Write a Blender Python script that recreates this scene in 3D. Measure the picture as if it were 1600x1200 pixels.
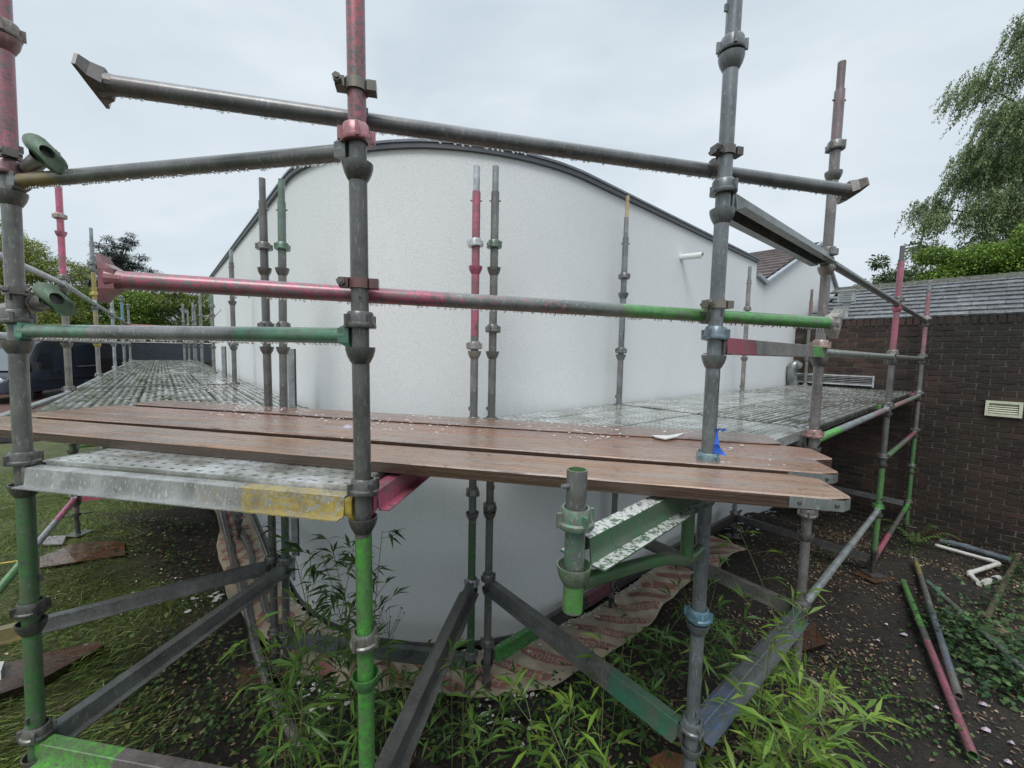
import bpy, math, random
import numpy as np
from mathutils import Vector, Matrix, noise
random.seed(7); RNG = np.random.default_rng(7)
for o in list(bpy.data.objects): bpy.data.objects.remove(o)
SC = bpy.context.scene; COL = SC.collection
# ---------------------------------------------------------------- camera
FPX, PIT, ROLL = 640.275, .0756443, -.0212455
cp, sp, cr, sr = math.cos(PIT), math.sin(PIT), math.cos(ROLL), math.sin(ROLL)
FW = Vector((0, cp, -sp)); UP0 = Vector((0, sp, cp)); RT0 = Vector((1, 0, 0))
RT = cr*RT0 - sr*UP0; UP = sr*RT0 + cr*UP0
cam = bpy.data.cameras.new('camera'); camo = bpy.data.objects.new('camera', cam); COL.objects.link(camo)
camo.matrix_world = Matrix(((RT.x, UP.x, -FW.x, 0), (RT.y, UP.y, -FW.y, 0), (RT.z, UP.z, -FW.z, 0), (0, 0, 0, 1)))
cam.sensor_width = 36; cam.lens = 36*FPX/1600; cam.clip_start = .05; cam.clip_end = 900
SC.camera = camo
# ---------------------------------------------------------------- sky, sun, exposure
SUN_EL, SUN_AZ = math.radians(55), math.radians(196)
w = bpy.data.worlds.new('World'); SC.world = w; w.use_nodes = True
nt = w.node_tree; nt.nodes.clear()
def wn(t, **k):
    n = nt.nodes.new(t)
    for a, b in k.items(): setattr(n, a, b)
    return n
sky = wn('ShaderNodeTexSky', sky_type='NISHITA', sun_disc=False, sun_elevation=SUN_EL, sun_rotation=SUN_AZ)
bg1 = wn('ShaderNodeBackground'); bg1.inputs[1].default_value = .06
nt.links.new(sky.outputs[0], bg1.inputs[0])
tc = wn('ShaderNodeTexCoord'); mp = wn('ShaderNodeMapping'); mp.inputs['Scale'].default_value = (1, 1, 2.2)
nz = wn('ShaderNodeTexNoise'); nz.inputs['Scale'].default_value = 1.7; nz.inputs['Detail'].default_value = 5
nz.inputs['Distortion'].default_value = .5
rp = wn('ShaderNodeValToRGB'); rp.color_ramp.elements[0].position = .34; rp.color_ramp.elements[1].position = .64
rp.color_ramp.elements[0].color = (.50, .585, .66, 1); rp.color_ramp.elements[1].color = (.68, .745, .80, 1)
bg2 = wn('ShaderNodeBackground'); bg2.inputs[1].default_value = 1.0
sx = wn('ShaderNodeSeparateXYZ'); mr = wn('ShaderNodeMapRange')     # overcast sky: brighter overhead than at the horizon
mr.inputs[1].default_value = .62; mr.inputs[2].default_value = 1; mr.inputs[3].default_value = 1.0; mr.inputs[4].default_value = 2.7
for a, b in ((tc.outputs['Generated'], mp.inputs[0]), (mp.outputs[0], nz.inputs['Vector']), (nz.outputs[0], rp.inputs[0]),
             (rp.outputs[0], bg2.inputs[0]), (tc.outputs['Generated'], sx.inputs[0]), (sx.outputs[2], mr.inputs[0]), (mr.outputs[0], bg2.inputs[1])):
    nt.links.new(a, b)
mxs = wn('ShaderNodeMixShader'); mxs.inputs[0].default_value = .94
nt.links.new(bg1.outputs[0], mxs.inputs[1]); nt.links.new(bg2.outputs[0], mxs.inputs[2])
wo = wn('ShaderNodeOutputWorld'); nt.links.new(mxs.outputs[0], wo.inputs[0])
sl = bpy.data.lights.new('sun', 'SUN'); sl.energy = 1.5; sl.angle = math.radians(24); sl.color = (1, .98, .95)
so = bpy.data.objects.new('sun', sl); COL.objects.link(so)
sd = Vector((math.sin(SUN_AZ)*math.cos(SUN_EL), math.cos(SUN_AZ)*math.cos(SUN_EL), math.sin(SUN_EL)))
so.rotation_euler = sd.to_track_quat('Z', 'Y').to_euler()
SC.view_settings.view_transform = 'Standard'; SC.view_settings.look = 'None'
SC.view_settings.exposure = .26; SC.view_settings.gamma = 1; SC.view_settings.use_curve_mapping = False
# ---------------------------------------------------------------- frame of the place
# ray through a point of view, used only to place things at their own distance
def ray(x, y): return FW + RT*((x-800)/FPX) + UP*((600-y)/FPX)
def at_z(x, y, z):
    r = ray(x, y); return r*(z/r.z)
def at_y(x, y, Y):
    r = ray(x, y); return r*(Y/r.y)
def W(dr, dl, z=0): return Vector((dr*.76-dl*.65, dr*.65+dl*.76, z))   # along the right wall / along the left wall
DR = Vector((.76, .65, 0)); DL = Vector((-.65, .76, 0))
CTRL = [(-4.1,3.8,-1.84),(-3,2,-1.88),(-1.7,1.4,-1.98),(-1.5,2.3,-2.2),(-2.9,4.3,-2.22),(-5.2,7.3,-2.22),(0,1.7,-2.12),(.7,1.4,-2.03),
 (1.7,2.3,-2.1),(3.6,3.9,-2.12),(5.5,5.5,-2.38),(5.8,5.5,-2.45),(6.3,4.85,-2.32),(4.6,6.7,-2.42),(2.5,2,-2.03),(4,2,-1.98),(-3.5,6,-2.15),(-6,6,-2.0),
 (0,2.9,-2.21),(-1,2.9,-2.21),(1,3.5,-2.21),(3,5.2,-2.22),(0,0,-1.8),(-4,0,-1.85),(4,0,-1.85),(8,3,-2.1),(-8,8,-2.2),(2.2,3.4,-2.17)]
CX = np.array([c[0] for c in CTRL]); CY = np.array([c[1] for c in CTRL]); CZ = np.array([c[2] for c in CTRL])
def gnd_np(x, y):
    x = np.asarray(x, float); y = np.asarray(y, float)
    d = (x[..., None]-CX)**2+(y[..., None]-CY)**2+.03
    wgt = d**-1.6
    z = (wgt*CZ).sum(-1)/wgt.sum(-1)
    t = np.clip((np.hypot(x, y-3)-9)/5, 0, 1)
    z = z*(1-t)-2.4*t
    near = 1-t
    return z+near*(.018*np.sin(x*5.1+1.3*np.sin(y*3.3))*np.sin(y*4.3+x*1.1)+.010*np.sin(x*13+y*3)*np.sin(y*11-x*4))
def gnd(x, y): return float(gnd_np(np.array([x]), np.array([y]))[0])
def at_g(x, y, lift=0):
    z = -2.0
    for _ in range(12):
        p = at_z(x, y, z); z = gnd(p.x, p.y)+lift
    return at_z(x, y, z)
# ---------------------------------------------------------------- mesh building
class MB:
    def __init__(s): s.v = []; s.f = []; s.uv = []; s.mi = []
    def add(s, vs, fs, uvs=None, m=0):
        b = len(s.v); s.v += [tuple(v) for v in vs]
        s.uv += list(uvs) if uvs else [(v[0], v[1]) for v in vs]
        s.f += [tuple(i+b for i in f) for f in fs]; s.mi += [m]*len(fs); return s
    def tube(s, p0, p1, r, n=16, u0=0, caps=True, r1=None, hollow=0, m=0):
        p0, p1 = Vector(p0), Vector(p1); d = (p1-p0); L = d.length; d.normalize()
        a = d.orthogonal().normalized() if abs(d.z) < .95 else Vector((1, 0, 0)); a = (a-d*a.dot(d)).normalized(); b = d.cross(a)
        r1 = r if r1 is None else r1; vs, uv = [], []
        seg = 2
        for k in range(seg):
            t = k/(seg-1); c = p0+d*(L*t); rr = r+(r1-r)*t
            for i in range(n+1):
                an = 2*math.pi*i/n; vs.append(c+(a*math.cos(an)+b*math.sin(an))*rr); uv.append((u0+L*t, i/n*.15))
        fs = [(k*(n+1)+i, k*(n+1)+i+1, (k+1)*(n+1)+i+1, (k+1)*(n+1)+i) for k in range(seg-1) for i in range(n)]
        s.add(vs, fs, uv, m)
        if caps and not hollow:
            for c, sgn, rr, u in ((p0, -1, r, u0), (p1, 1, r1, u0+L)):
                ring = [c+(a*math.cos(2*math.pi*i/n)+b*math.sin(2*math.pi*i/n))*rr for i in range(n)]
                s.add(ring, [tuple(range(n)) if sgn > 0 else tuple(reversed(range(n)))], [(u, 0)]*n, m)
        if hollow:
            ri = r-hollow
            for c, c2 in ((p0, p0+d*min(.06, L/2)), (p1, p1-d*min(.06, L/2))):
                o = [c+(a*math.cos(2*math.pi*i/n)+b*math.sin(2*math.pi*i/n))*r for i in range(n)]
                q = [c+(a*math.cos(2*math.pi*i/n)+b*math.sin(2*math.pi*i/n))*ri for i in range(n)]
                e = [c2+(a*math.cos(2*math.pi*i/n)+b*math.sin(2*math.pi*i/n))*ri for i in range(n)]
                fs = [(i, (i+1) % n, n+(i+1) % n, n+i) for i in range(n)]+[(n+i, n+(i+1) % n, 2*n+(i+1) % n, 2*n+i) for i in range(n)]+[tuple(range(2*n, 3*n))]
                s.add(o+q+e, fs, [(u0, 0)]*(3*n), m)
        return s
    def lathe(s, c, prof, n=20, ax=(0, 0, 1), m=0, u0=0):
        c = Vector(c); d = Vector(ax).normalized(); a = d.orthogonal().normalized(); b = d.cross(a); vs, uv = [], []
        for (r, h) in prof:
            for i in range(n+1):
                an = 2*math.pi*i/n; vs.append(c+d*h+(a*math.cos(an)+b*math.sin(an))*r); uv.append((u0+h, i/n*.15))
        fs = [(k*(n+1)+i, k*(n+1)+i+1, (k+1)*(n+1)+i+1, (k+1)*(n+1)+i) for k in range(len(prof)-1) for i in range(n)]
        return s.add(vs, fs, uv, m)
    def box(s, c, size, ax=None, m=0, jit=0, uvl=False):
        c = Vector(c); X, Y, Z = ax if ax else (Vector((1, 0, 0)), Vector((0, 1, 0)), Vector((0, 0, 1)))
        hx, hy, hz = [q/2 for q in size]; vs, uv = [], []
        for sx_ in (-1, 1):
            for sy_ in (-1, 1):
                for sz_ in (-1, 1):
                    j = [random.uniform(-jit, jit) for _ in range(3)] if jit else (0, 0, 0)
                    vs.append(c+X*(sx_*hx+j[0])+Y*(sy_*hy+j[1])+Z*(sz_*hz+j[2])); uv.append((sx_*hx+hx, sy_*hy+sz_*hz))
        return s.add(vs, [(0, 1, 3, 2), (4, 6, 7, 5), (0, 4, 5, 1), (2, 3, 7, 6), (0, 2, 6, 4), (1, 5, 7, 3)], uv, m)
    def extrude(s, prof, p0, p1, up=(0, 0, 1), closed=True, caps=True, m=0, u0=0, seg=1):
        p0, p1 = Vector(p0), Vector(p1); d = (p1-p0); L = d.length; d.normalize(); U = Vector(up); U = (U-d*U.dot(d)).normalized(); S = d.cross(U)
        n = len(prof); vs, uv = [], []; per = [0]
        for i in range(n): per.append(per[-1]+math.dist(prof[i], prof[(i+1) % n]))
        for k in range(seg+1):
            for i, (a, b) in enumerate(prof): vs.append(p0+d*(L*k/seg)+S*a+U*b); uv.append((u0+L*k/seg, per[i]))
        fs = [(k*n+i, k*n+(i+1) % n, (k+1)*n+(i+1) % n, (k+1)*n+i) for k in range(seg) for i in range(n if closed else n-1)]
        if closed and caps: fs += [tuple(reversed(range(n))), tuple(range(seg*n, seg*n+n))]
        return s.add(vs, fs, uv, m)
    def mesh(s, name, mats, smooth=True, ang=40):
        me = bpy.data.meshes.new(name); me.from_pydata(s.v, [], s.f); 
        ul = me.uv_layers.new(name='UVMap'); li = np.empty(len(me.loops), int); me.loops.foreach_get('vertex_index', li)
        ul.data.foreach_set('uv', np.array(s.uv, float)[li].ravel())
        for mt in (mats if isinstance(mats, (list, tuple)) else [mats]): me.materials.append(mt)
        me.polygons.foreach_set('material_index', np.array(s.mi, int))
        if smooth:
            me.polygons.foreach_set('use_smooth', np.ones(len(s.f), bool)); me.set_sharp_from_angle(angle=math.radians(ang))
        me.update(); return me
def link(name, me, parent=None, kind=None):
    o = bpy.data.objects.new(name, me); COL.objects.link(o)
    if parent is not None: o.parent = parent
    if kind: o['kind'] = kind
    return o
def part(name, mb, mat, parent, kind=None, smooth=True, label=None):
    off = parent.location
    if off.length > 0: mb.v = [(v[0]-off.x, v[1]-off.y, v[2]-off.z) for v in mb.v]
    o = link(name, mb.mesh(name, mat, smooth), parent, kind)
    if label: o['label'] = label
    return o
def thing(name, label, cat, loc=(0, 0, 0), group=None):
    o = bpy.data.objects.new(name, None); o.empty_display_size = .1; COL.objects.link(o); o.location = loc
    o['label'] = label; o['category'] = cat
    if group: o['group'] = group
    return o
def single(name, mb_or_me, mat, label=None, cat=None, group=None, kind=None, smooth=True):
    me = mb_or_me if isinstance(mb_or_me, bpy.types.Mesh) else mb_or_me.mesh(name, mat, smooth)
    o = link(name, me, None, kind)
    if label: o['label'] = label
    if cat: o['category'] = cat
    if group: o['group'] = group
    return o
# ---------------------------------------------------------------- materials
MC = {}
class NB:
    def __init__(s, name):
        s.m = bpy.data.materials.new(name); s.m.use_nodes = True; s.t = s.m.node_tree; s.b = s.t.nodes['Principled BSDF']; s.x = 0
    def n(s, t, **k):
        q = s.t.nodes.new(t)
        for a, b in k.items(): setattr(q, a, b)
        return q
    def l(s, a, b): s.t.links.new(a, b)
    def noise(s, vec, scale, detail=4, rough=.55, out=0):
        q = s.n('ShaderNodeTexNoise'); q.inputs['Scale'].default_value = scale; q.inputs['Detail'].default_value = detail; q.inputs['Roughness'].default_value = rough
        if vec is not None: s.l(vec, q.inputs['Vector'])
        return q.outputs[out]
    def ramp(s, fac, stops, const=False):
        q = s.n('ShaderNodeValToRGB'); e = q.color_ramp.elements
        while len(e) < len(stops): e.new(.5)
        for i, (p, c) in enumerate(stops): e[i].position = p; e[i].color = (*c, 1) if len(c) == 3 else c
        if const: q.color_ramp.interpolation = 'CONSTANT'
        s.l(fac, q.inputs[0]); return q.outputs[0]
    def math(s, op, a, b=None, c=None):
        q = s.n('ShaderNodeMath', operation=op)
        for i, v in enumerate((a, b, c)):
            if v is None: continue
            if isinstance(v, (int, float)): q.inputs[i].default_value = v
            else: s.l(v, q.inputs[i])
        return q.outputs[0]
    def mix(s, fac, a, b, mode='MIX'):
        q = s.n('ShaderNodeMix', data_type='RGBA', blend_type=mode)
        for i, v in ((0, fac), (6, a), (7, b)):
            if isinstance(v, (int, float)): q.inputs[i].default_value = v
            elif isinstance(v, tuple): q.inputs[i].default_value = (*v, 1) if len(v) == 3 else v
            else: s.l(v, q.inputs[i])
        return q.outputs[2]
    def bump(s, h, strength=.3, dist=.002):
        q = s.n('ShaderNodeBump'); q.inputs['Strength'].default_value = strength; q.inputs['Distance'].default_value = dist
        s.l(h, q.inputs['Height']); s.l(q.outputs[0], s.b.inputs['Normal'])
    def coord(s, what='Object'): return s.n('ShaderNodeTexCoord').outputs[what]
    def mapping(s, vec, scale=(1, 1, 1), loc=(0, 0, 0)):
        q = s.n('ShaderNodeMapping'); q.inputs['Scale'].default_value = scale; q.inputs['Location'].default_value = loc; s.l(vec, q.inputs[0]); return q.outputs[0]
    def set(s, **k):
        names = {'rough': 'Roughness', 'metal': 'Metallic', 'spec': 'Specular IOR Level'}
        for a, v in k.items():
            i = s.b.inputs[names.get(a, a)]
            if isinstance(v, (int, float)): i.default_value = v
            else: s.l(v, i)
    def col(s, c):
        if isinstance(c, tuple): s.b.inputs['Base Color'].default_value = (*c, 1)
        else: s.l(c, s.b.inputs['Base Color'])
PINK = (.50, .12, .19); GREEN = (.085, .37, .05); DGREEN = (.045, .17, .05); MINT = (.10, .26, .17); YEL = (.45, .33, .06); BLUE = (.12, .27, .42)
GALV = (.17, .18, .175); DARK = (.055, .058, .056); LGALV = (.30, .32, .33); RED = (.36, .03, .07); PALEPINK = (.48, .24, .24)
def steel(bands=(), base=GALV, splash=.0, metal=.25, key=None, rough=.42):
    """scuffed galvanised steel; bands = (from, to, colour, wear) in metres along the piece"""
    k = ('steel', tuple(bands), base, splash, metal)
    if k in MC: return MC[k]
    N = NB('painted_steel'); P = N.coord('Object'); uv = N.coord('UV'); sep = N.n('ShaderNodeSeparateXYZ'); N.l(uv, sep.inputs[0])
    n1 = N.noise(P, 9, 6); n2 = N.noise(P, 42, 6, .7); n3 = N.noise(P, 130, 3)
    lo = tuple(c*.5 for c in base); hi = tuple(min(1, c*1.55) for c in base)
    c = N.ramp(N.math('ADD', N.math('MULTIPLY', n1, .6), N.math('MULTIPLY', n2, .4)), [(.36, lo), (.5, base), (.64, hi)])
    c = N.mix(N.ramp(n2, [(.35, (0, 0, 0)), (.62, (.5, .5, .5))]), c, (.09, .075, .06))
    rust = N.ramp(N.noise(N.mapping(P, (1, 1, 1), (3, 1, 2)), 17, 7, .7), [(.60, (0, 0, 0)), (.70, (.7, .7, .7))])
    c = N.mix(rust, c, (.10, .055, .035))
    scr = N.ramp(N.noise(N.mapping(P, (1, 1, .3), (2, 5, 1)), 120, 5, .75), [(.56, (0,)*3), (.64, (.55,)*3)])
    c = N.mix(scr, c, tuple(min(1, q*2.1+.03) for q in base))
    for (a, b, colr, wear) in bands:
        u = N.math('ADD', sep.outputs[0], N.math('MULTIPLY', N.math('SUBTRACT', N.noise(P, 35, 3), .5), .03))
        m = N.math('MULTIPLY', N.math('GREATER_THAN', u, a), N.math('LESS_THAN', u, b))
        chip = N.ramp(N.noise(N.mapping(P, (1, 1, 1.5), (a*3, b, 1)), 62, 10, .8), [(.355+wear*.26, (0, 0, 0)), (.375+wear*.26, (1, 1, 1))])
        m = N.math('MULTIPLY', m, chip)
        colv = N.mix(N.ramp(n2, [(.38, (.75,)*3), (.6, (.0,)*3)]), colr, tuple(q*.45+.035 for q in colr)); colv = N.mix(N.ramp(N.noise(P, 14, 6, .7), [(.42, (0,)*3), (.66, (.7,)*3)]), colv, (.13, .115, .095))
        c = N.mix(m, c, colv)
    if splash:
        spm = N.ramp(N.noise(N.mapping(P, (1, 1, 1), (7, 7, 7)), 60, 8, .8), [(.66-splash*.3, (0, 0, 0)), (.68-splash*.3, (1, 1, 1))])
        nsp = N.n('ShaderNodeSeparateXYZ'); N.l(N.n('ShaderNodeNewGeometry').outputs['True Normal'], nsp.inputs[0]); c = N.mix(N.math('MULTIPLY', spm, N.math('GREATER_THAN', nsp.outputs[2], .25)), c, (.60, .59, .56))
    N.col(c); N.set(rough=N.math('MULTIPLY_ADD', n2, .40, rough-.20), metal=metal, spec=.5); N.b.inputs['Coat Weight'].default_value = .55; N.b.inputs['Coat Roughness'].default_value = .22
    N.bump(N.math('ADD', N.math('MULTIPLY', n2, .7), N.math('MULTIPLY', n3, .3)), .35, .0012)
    MC[k] = N.m; return N.m
def plain(name, colr, rough=.5, metal=0, var=.35, scale=12, bump=.2, c2=None, bd=.002, spec=.5):
    k = ('plain', name)
    if k in MC: return MC[k]
    N = NB(name); P = N.coord('Object'); n1 = N.noise(P, scale, 6, .6); lo = tuple(q*(1-var) for q in colr); hi = c2 or tuple(min(1, q*(1+var)) for q in colr)
    N.col(N.ramp(n1, [(.32, lo), (.68, hi)])); N.set(rough=rough, metal=metal, spec=spec)
    if bump: N.bump(N.noise(P, scale*6, 4), bump, bd)
    MC[k] = N.m; return N.m
def leafmat(name, rough=.5, trans=.25):
    k = ('leaf', name)
    if k in MC: return MC[k]
    N = NB(name); a = N.n('ShaderNodeAttribute'); a.attribute_name = 'Col'
    N.col(a.outputs[0]); N.set(rough=rough, spec=.35)
    if trans:
        tr = N.n('ShaderNodeBsdfTranslucent'); N.l(a.outputs[0], tr.inputs[0]); mx = N.n('ShaderNodeMixShader'); mx.inputs[0].default_value = trans
        N.l(N.b.outputs[0], mx.inputs[1]); N.l(tr.outputs[0], mx.inputs[2]); N.l(mx.outputs[0], N.t.nodes['Material Output'].inputs[0])
    MC[k] = N.m; return N.m
def render_mat():
    N = NB('white_render'); P = N.coord('Object')
    big = N.noise(P, .9, 4); fine = N.noise(P, 170, 3, .6); med = N.noise(P, 75, 3)
    c = N.ramp(big, [(.3, (.70, .715, .71)), (.7, (.76, .77, .765))])
    c = N.mix(N.ramp(N.noise(P, 120, 3, .7), [(.36, (.5,)*3), (.54, (0,)*3)]), c, (.50, .51, .515))
    N.col(c); N.set(rough=.85, spec=.2); N.bump(N.math('ADD', fine, N.math('MULTIPLY', med, .6)), .5, .004); return N.m
def timber_mat(tint=(1, 1, 1), seed=0):
    N = NB('wet_timber'); uv = N.mapping(N.coord('UV'), (1, 1, 1), (seed*3.7, seed*1.3, 0)); P = N.coord('Object')
    g = N.noise(N.mapping(uv, (1.1, 42, 1)), 2.2, 8, .65); g2 = N.noise(N.mapping(uv, (1.1, 6, 1)), 2.0, 6); g3 = N.noise(P, 28, 6, .7)
    def T(c): return tuple(min(1, a*b) for a, b in zip(c, tint))
    c = N.ramp(g, [(.28, T((.10, .050, .028))), (.5, T((.27, .145, .080))), (.72, T((.46, .28, .17)))])
    c = N.mix(N.ramp(g2, [(.40, (0,)*3), (.62, (.8,)*3)]), c, T((.25, .215, .195)))
    vo = N.n('ShaderNodeTexVoronoi'); vo.inputs['Scale'].default_value = 1; N.l(N.mapping(uv, (2.6, 9, 1), (seed, seed*.7, 0)), vo.inputs['Vector'])
    c = N.mix(N.ramp(N.math('ADD', vo.outputs['Distance'], N.math('MULTIPLY', g, .12)), [(.13, (.85,)*3), (.19, (0,)*3)]), c, T((.09, .05, .035)))
    c = N.mix(N.ramp(N.noise(N.mapping(uv, (.9, 70, 1), (5, 5, 5)), 1.6, 4), [(.66, (0,)*3), (.70, (.85,)*3)]), c, T((.05, .03, .022)))
    c = N.mix(N.ramp(g3, [(.56, (0,)*3), (.66, (.7,)*3)]), c, T((.06, .035, .028)))
    c = N.mix(N.ramp(N.noise(N.mapping(P, (1, 1, 1), (4, 4, 4)), 30, 6, .6), [(.685, (0,)*3), (.70, (.8,)*3)]), c, (.5, .49, .46))
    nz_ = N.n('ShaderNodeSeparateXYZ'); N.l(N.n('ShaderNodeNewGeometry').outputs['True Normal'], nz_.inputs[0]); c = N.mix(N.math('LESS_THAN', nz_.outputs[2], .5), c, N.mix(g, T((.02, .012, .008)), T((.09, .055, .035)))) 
    N.col(c); N.set(rough=N.ramp(N.noise(N.mapping(uv, (1, 4, 1)), 3, 5), [(.40, (.06,)*3), (.60, (.30,)*3)]), spec=.8); N.b.inputs['Coat Weight'].default_value = .25; N.b.inputs['Coat Roughness'].default_value = .2
    N.bump(N.math('ADD', g, N.math('MULTIPLY', g3, .8)), .7, .004); return N.m
def deck_mat(kind, seed):
    N = NB('wet_deck_steel'); uv = N.coord('UV'); P = N.coord('Object'); sep = N.n('ShaderNodeSeparateXYZ'); N.l(uv, sep.inputs[0])
    oi = N.n('ShaderNodeObjectInfo')
    off = N.n('ShaderNodeVectorMath', operation='ADD'); N.l(P, off.inputs[0]); cmb = N.n('ShaderNodeCombineXYZ')
    N.l(N.math('MULTIPLY', oi.outputs['Random'], 37), cmb.inputs[0]); N.l(N.math('MULTIPLY', oi.outputs['Random'], 11), cmb.inputs[1]); N.l(cmb.outputs[0], off.inputs[1]); V = off.outputs[0]
    n1 = N.noise(V, 4, 6); n2 = N.noise(V, 26, 6, .7)
    c = N.ramp(n1, [(.36, (.19, .19, .155)), (.5, (.36, .37, .34)), (.62, (.54, .55, .55))])
    c = N.mix(N.ramp(n2, [(.42, (0,)*3), (.62, (.6,)*3)]), c, (.11, .10, .075))
    if kind == 'ribbed':     # rib shade and grime painted into the troughs; slots punched along them
        v = sep.outputs[1]; u = sep.outputs[0]
        rib = N.math('PINGPONG', N.math('ADD', v, -.0005), .0225)
        tro = N.math('LESS_THAN', rib, .0115)
        c = N.mix(N.math('MULTIPLY', tro, .80), c, (.085, .085, .062))
        sl_ = N.math('MULTIPLY', N.math('LESS_THAN', rib, .0045), N.math('GREATER_THAN', N.math('PINGPONG', u, .035), .012))
        c = N.mix(N.math('MULTIPLY', sl_, .9), c, (.02, .02, .02))
    c = N.mix(N.ramp(N.noise(N.mapping(V, (1, 1, 1), (9, 9, 9)), 36, 6, .6), [(.70, (0,)*3), (.72, (.9,)*3)]), c, (.62, .61, .58))
    N.col(c); N.set(metal=.2, rough=N.ramp(N.noise(V, 7, 5), [(.42, (.06,)*3), (.60, (.30,)*3)]), spec=.9); N.bump(n2, .12, .001); return N.m
M_RENDER = render_mat()
M_DECK_R = deck_mat('ribbed', 1); M_DECK_P = deck_mat('perf', 2)
M_DARKSTEEL = steel(base=DARK); M_CAST = steel(base=(.11, .105, .095)); M_GALV = steel()
M_BLACK = plain('black_void', (.01, .01, .01), .9, bump=0)
M_DROP = NB('water'); M_DROP.b.inputs['Transmission Weight'].default_value = 1; M_DROP.b.inputs['IOR'].default_value = 1.33; M_DROP.b.inputs['Roughness'].default_value = .02; M_DROP = M_DROP.m
M_TRIM = plain('dark_grey_trim', (.075, .08, .09), .45, .1, .15, 6)
# ---------------------------------------------------------------- ground, driveway
def axis(lo, hi, a, b, st):
    xs = list(np.arange(a, b+1e-6, st)); s = st; x = a
    while x > lo: s *= 1.35; x -= s; xs.insert(0, x)
    s = st; x = b
    while x < hi: s *= 1.35; x += s; xs.append(x)
    return np.array(xs)
gx = axis(-260, 260, -7, 8.5, .09); gy = axis(-60, 420, 0, 8.5, .09)
gy = gy if False else gy
GX, GY = np.meshgrid(gx, gy); GZ = gnd_np(GX, GY)
vs = np.stack([GX, GY, GZ], -1).reshape(-1, 3); nx, ny = len(gx), len(gy)
ii = (np.arange(ny-1)[:, None]*nx+np.arange(nx-1)[None]).ravel()
fs = np.stack([ii, ii+1, ii+nx+1, ii+nx], -1)
me = bpy.data.meshes.new('ground'); me.from_pydata(vs.tolist(), [], fs.tolist()); me.polygons.foreach_set('use_smooth', np.ones(len(fs), bool))
N = NB('soil'); P = N.coord('Object')
n1 = N.noise(P, 2.5, 8, .65); n2 = N.noise(P, 22, 6, .7); n3 = N.noise(P, 90, 4, .7)
c = N.ramp(n1, [(.3, (.010, .008, .007)), (.55, (.022, .017, .013)), (.75, (.045, .034, .025))])
c = N.mix(N.ramp(n2, [(.5, (0,)*3), (.7, (.7,)*3)]), c, (.055, .045, .030))
c = N.mix(N.ramp(n3, [(.62, (0,)*3), (.68, (.8,)*3)]), c, (.13, .10, .07))
za = N.n('ShaderNodeAttribute'); za.attribute_name = 'Zone'; zs = N.n('ShaderNodeSeparateColor'); N.l(za.outputs[0], zs.inputs[0])
c = N.mix(N.math('MULTIPLY', zs.outputs[0], N.ramp(n1, [(.35, (.5,)*3), (.6, (1,)*3)])), c, N.mix(n2, (.05, .065, .018), (.12, .14, .04)))
N.col(c); N.set(rough=N.ramp(n2, [(.4, (.45,)*3), (.6, (.9,)*3)]), spec=.4); N.bump(N.math('ADD', n2, N.math('MULTIPLY', n3, .5)), .9, .03)
me.materials.append(N.m)
zdr = vs[:, 0]*.76+vs[:, 1]*.65; zdl = -vs[:, 0]*.65+vs[:, 1]*.76; zed = -.20+.28*np.sin(zdl*1.9)+.15*np.sin(zdl*4.7+1)
zg = (1/(1+np.exp((zdr-zed)*8)))*(vs[:, 0] < -1.2)
zz = np.zeros((len(vs), 4)); zz[:, 0] = zg; zz[:, 3] = 1; za_ = me.color_attributes.new('Zone', 'FLOAT_COLOR', 'POINT'); za_.data.foreach_set('color', zz.ravel())
single('ground', me, None, kind='structure')
mb = MB(); mb.add([(-60, 9.5, -2.375), (-9.5, 9.5, -2.375), (-9.5, 40, -2.375), (-60, 40, -2.375)], [(0, 1, 2, 3)])
N = NB('red_block_paving'); P = N.coord('Object'); br = N.n('ShaderNodeTexBrick'); N.l(P, br.inputs[0]); br.inputs['Scale'].default_value = 4.5
br.inputs['Color1'].default_value = (.17, .07, .05, 1); br.inputs['Color2'].default_value = (.12, .055, .045, 1); br.inputs['Mortar'].default_value = (.05, .04, .035, 1)
N.col(N.mix(N.ramp(N.noise(P, 3, 5), [(.4, (0,)*3), (.7, (.6,)*3)]), br.outputs[0], (.08, .06, .05))); N.set(rough=.5)
single('driveway', mb, N.m, kind='structure')
# ---------------------------------------------------------------- the rendered building
ARC_C = (2.53, 3.8); ARC_R = 1.7
def base_curve():
    """points (dr, dl, nx, ny, top) round the outside of the wall from the far left to the far right"""
    pts = []
    for dl in np.linspace(10.8, 3.8, 26): pts.append((.83, dl, -1, 0))
    for a in np.linspace(0, math.pi/2, 26)[1:-1]: pts.append((ARC_C[0]-ARC_R*math.cos(a), ARC_C[1]-ARC_R*math.sin(a), -math.cos(a), -math.sin(a)))
    for dr in np.linspace(2.53, 6.1, 14): pts.append((dr, 2.1+.012*(dr-2.53), 0, -1))
    return pts
BC = base_curve()
def top_z(i):
    t = i/(len(BC)-1); return 1.40-.05*min(1, t/.45)-max(0, t-.6)/.4*.07
def wp(i, off, z):
    dr, dl, nx_, ny_ = BC[i]; return W(dr+nx_*off, dl+ny_*off, z)
bld = thing('rendered_building', 'white rendered building with rounded corner and dark curved roof edge', 'building')
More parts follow.
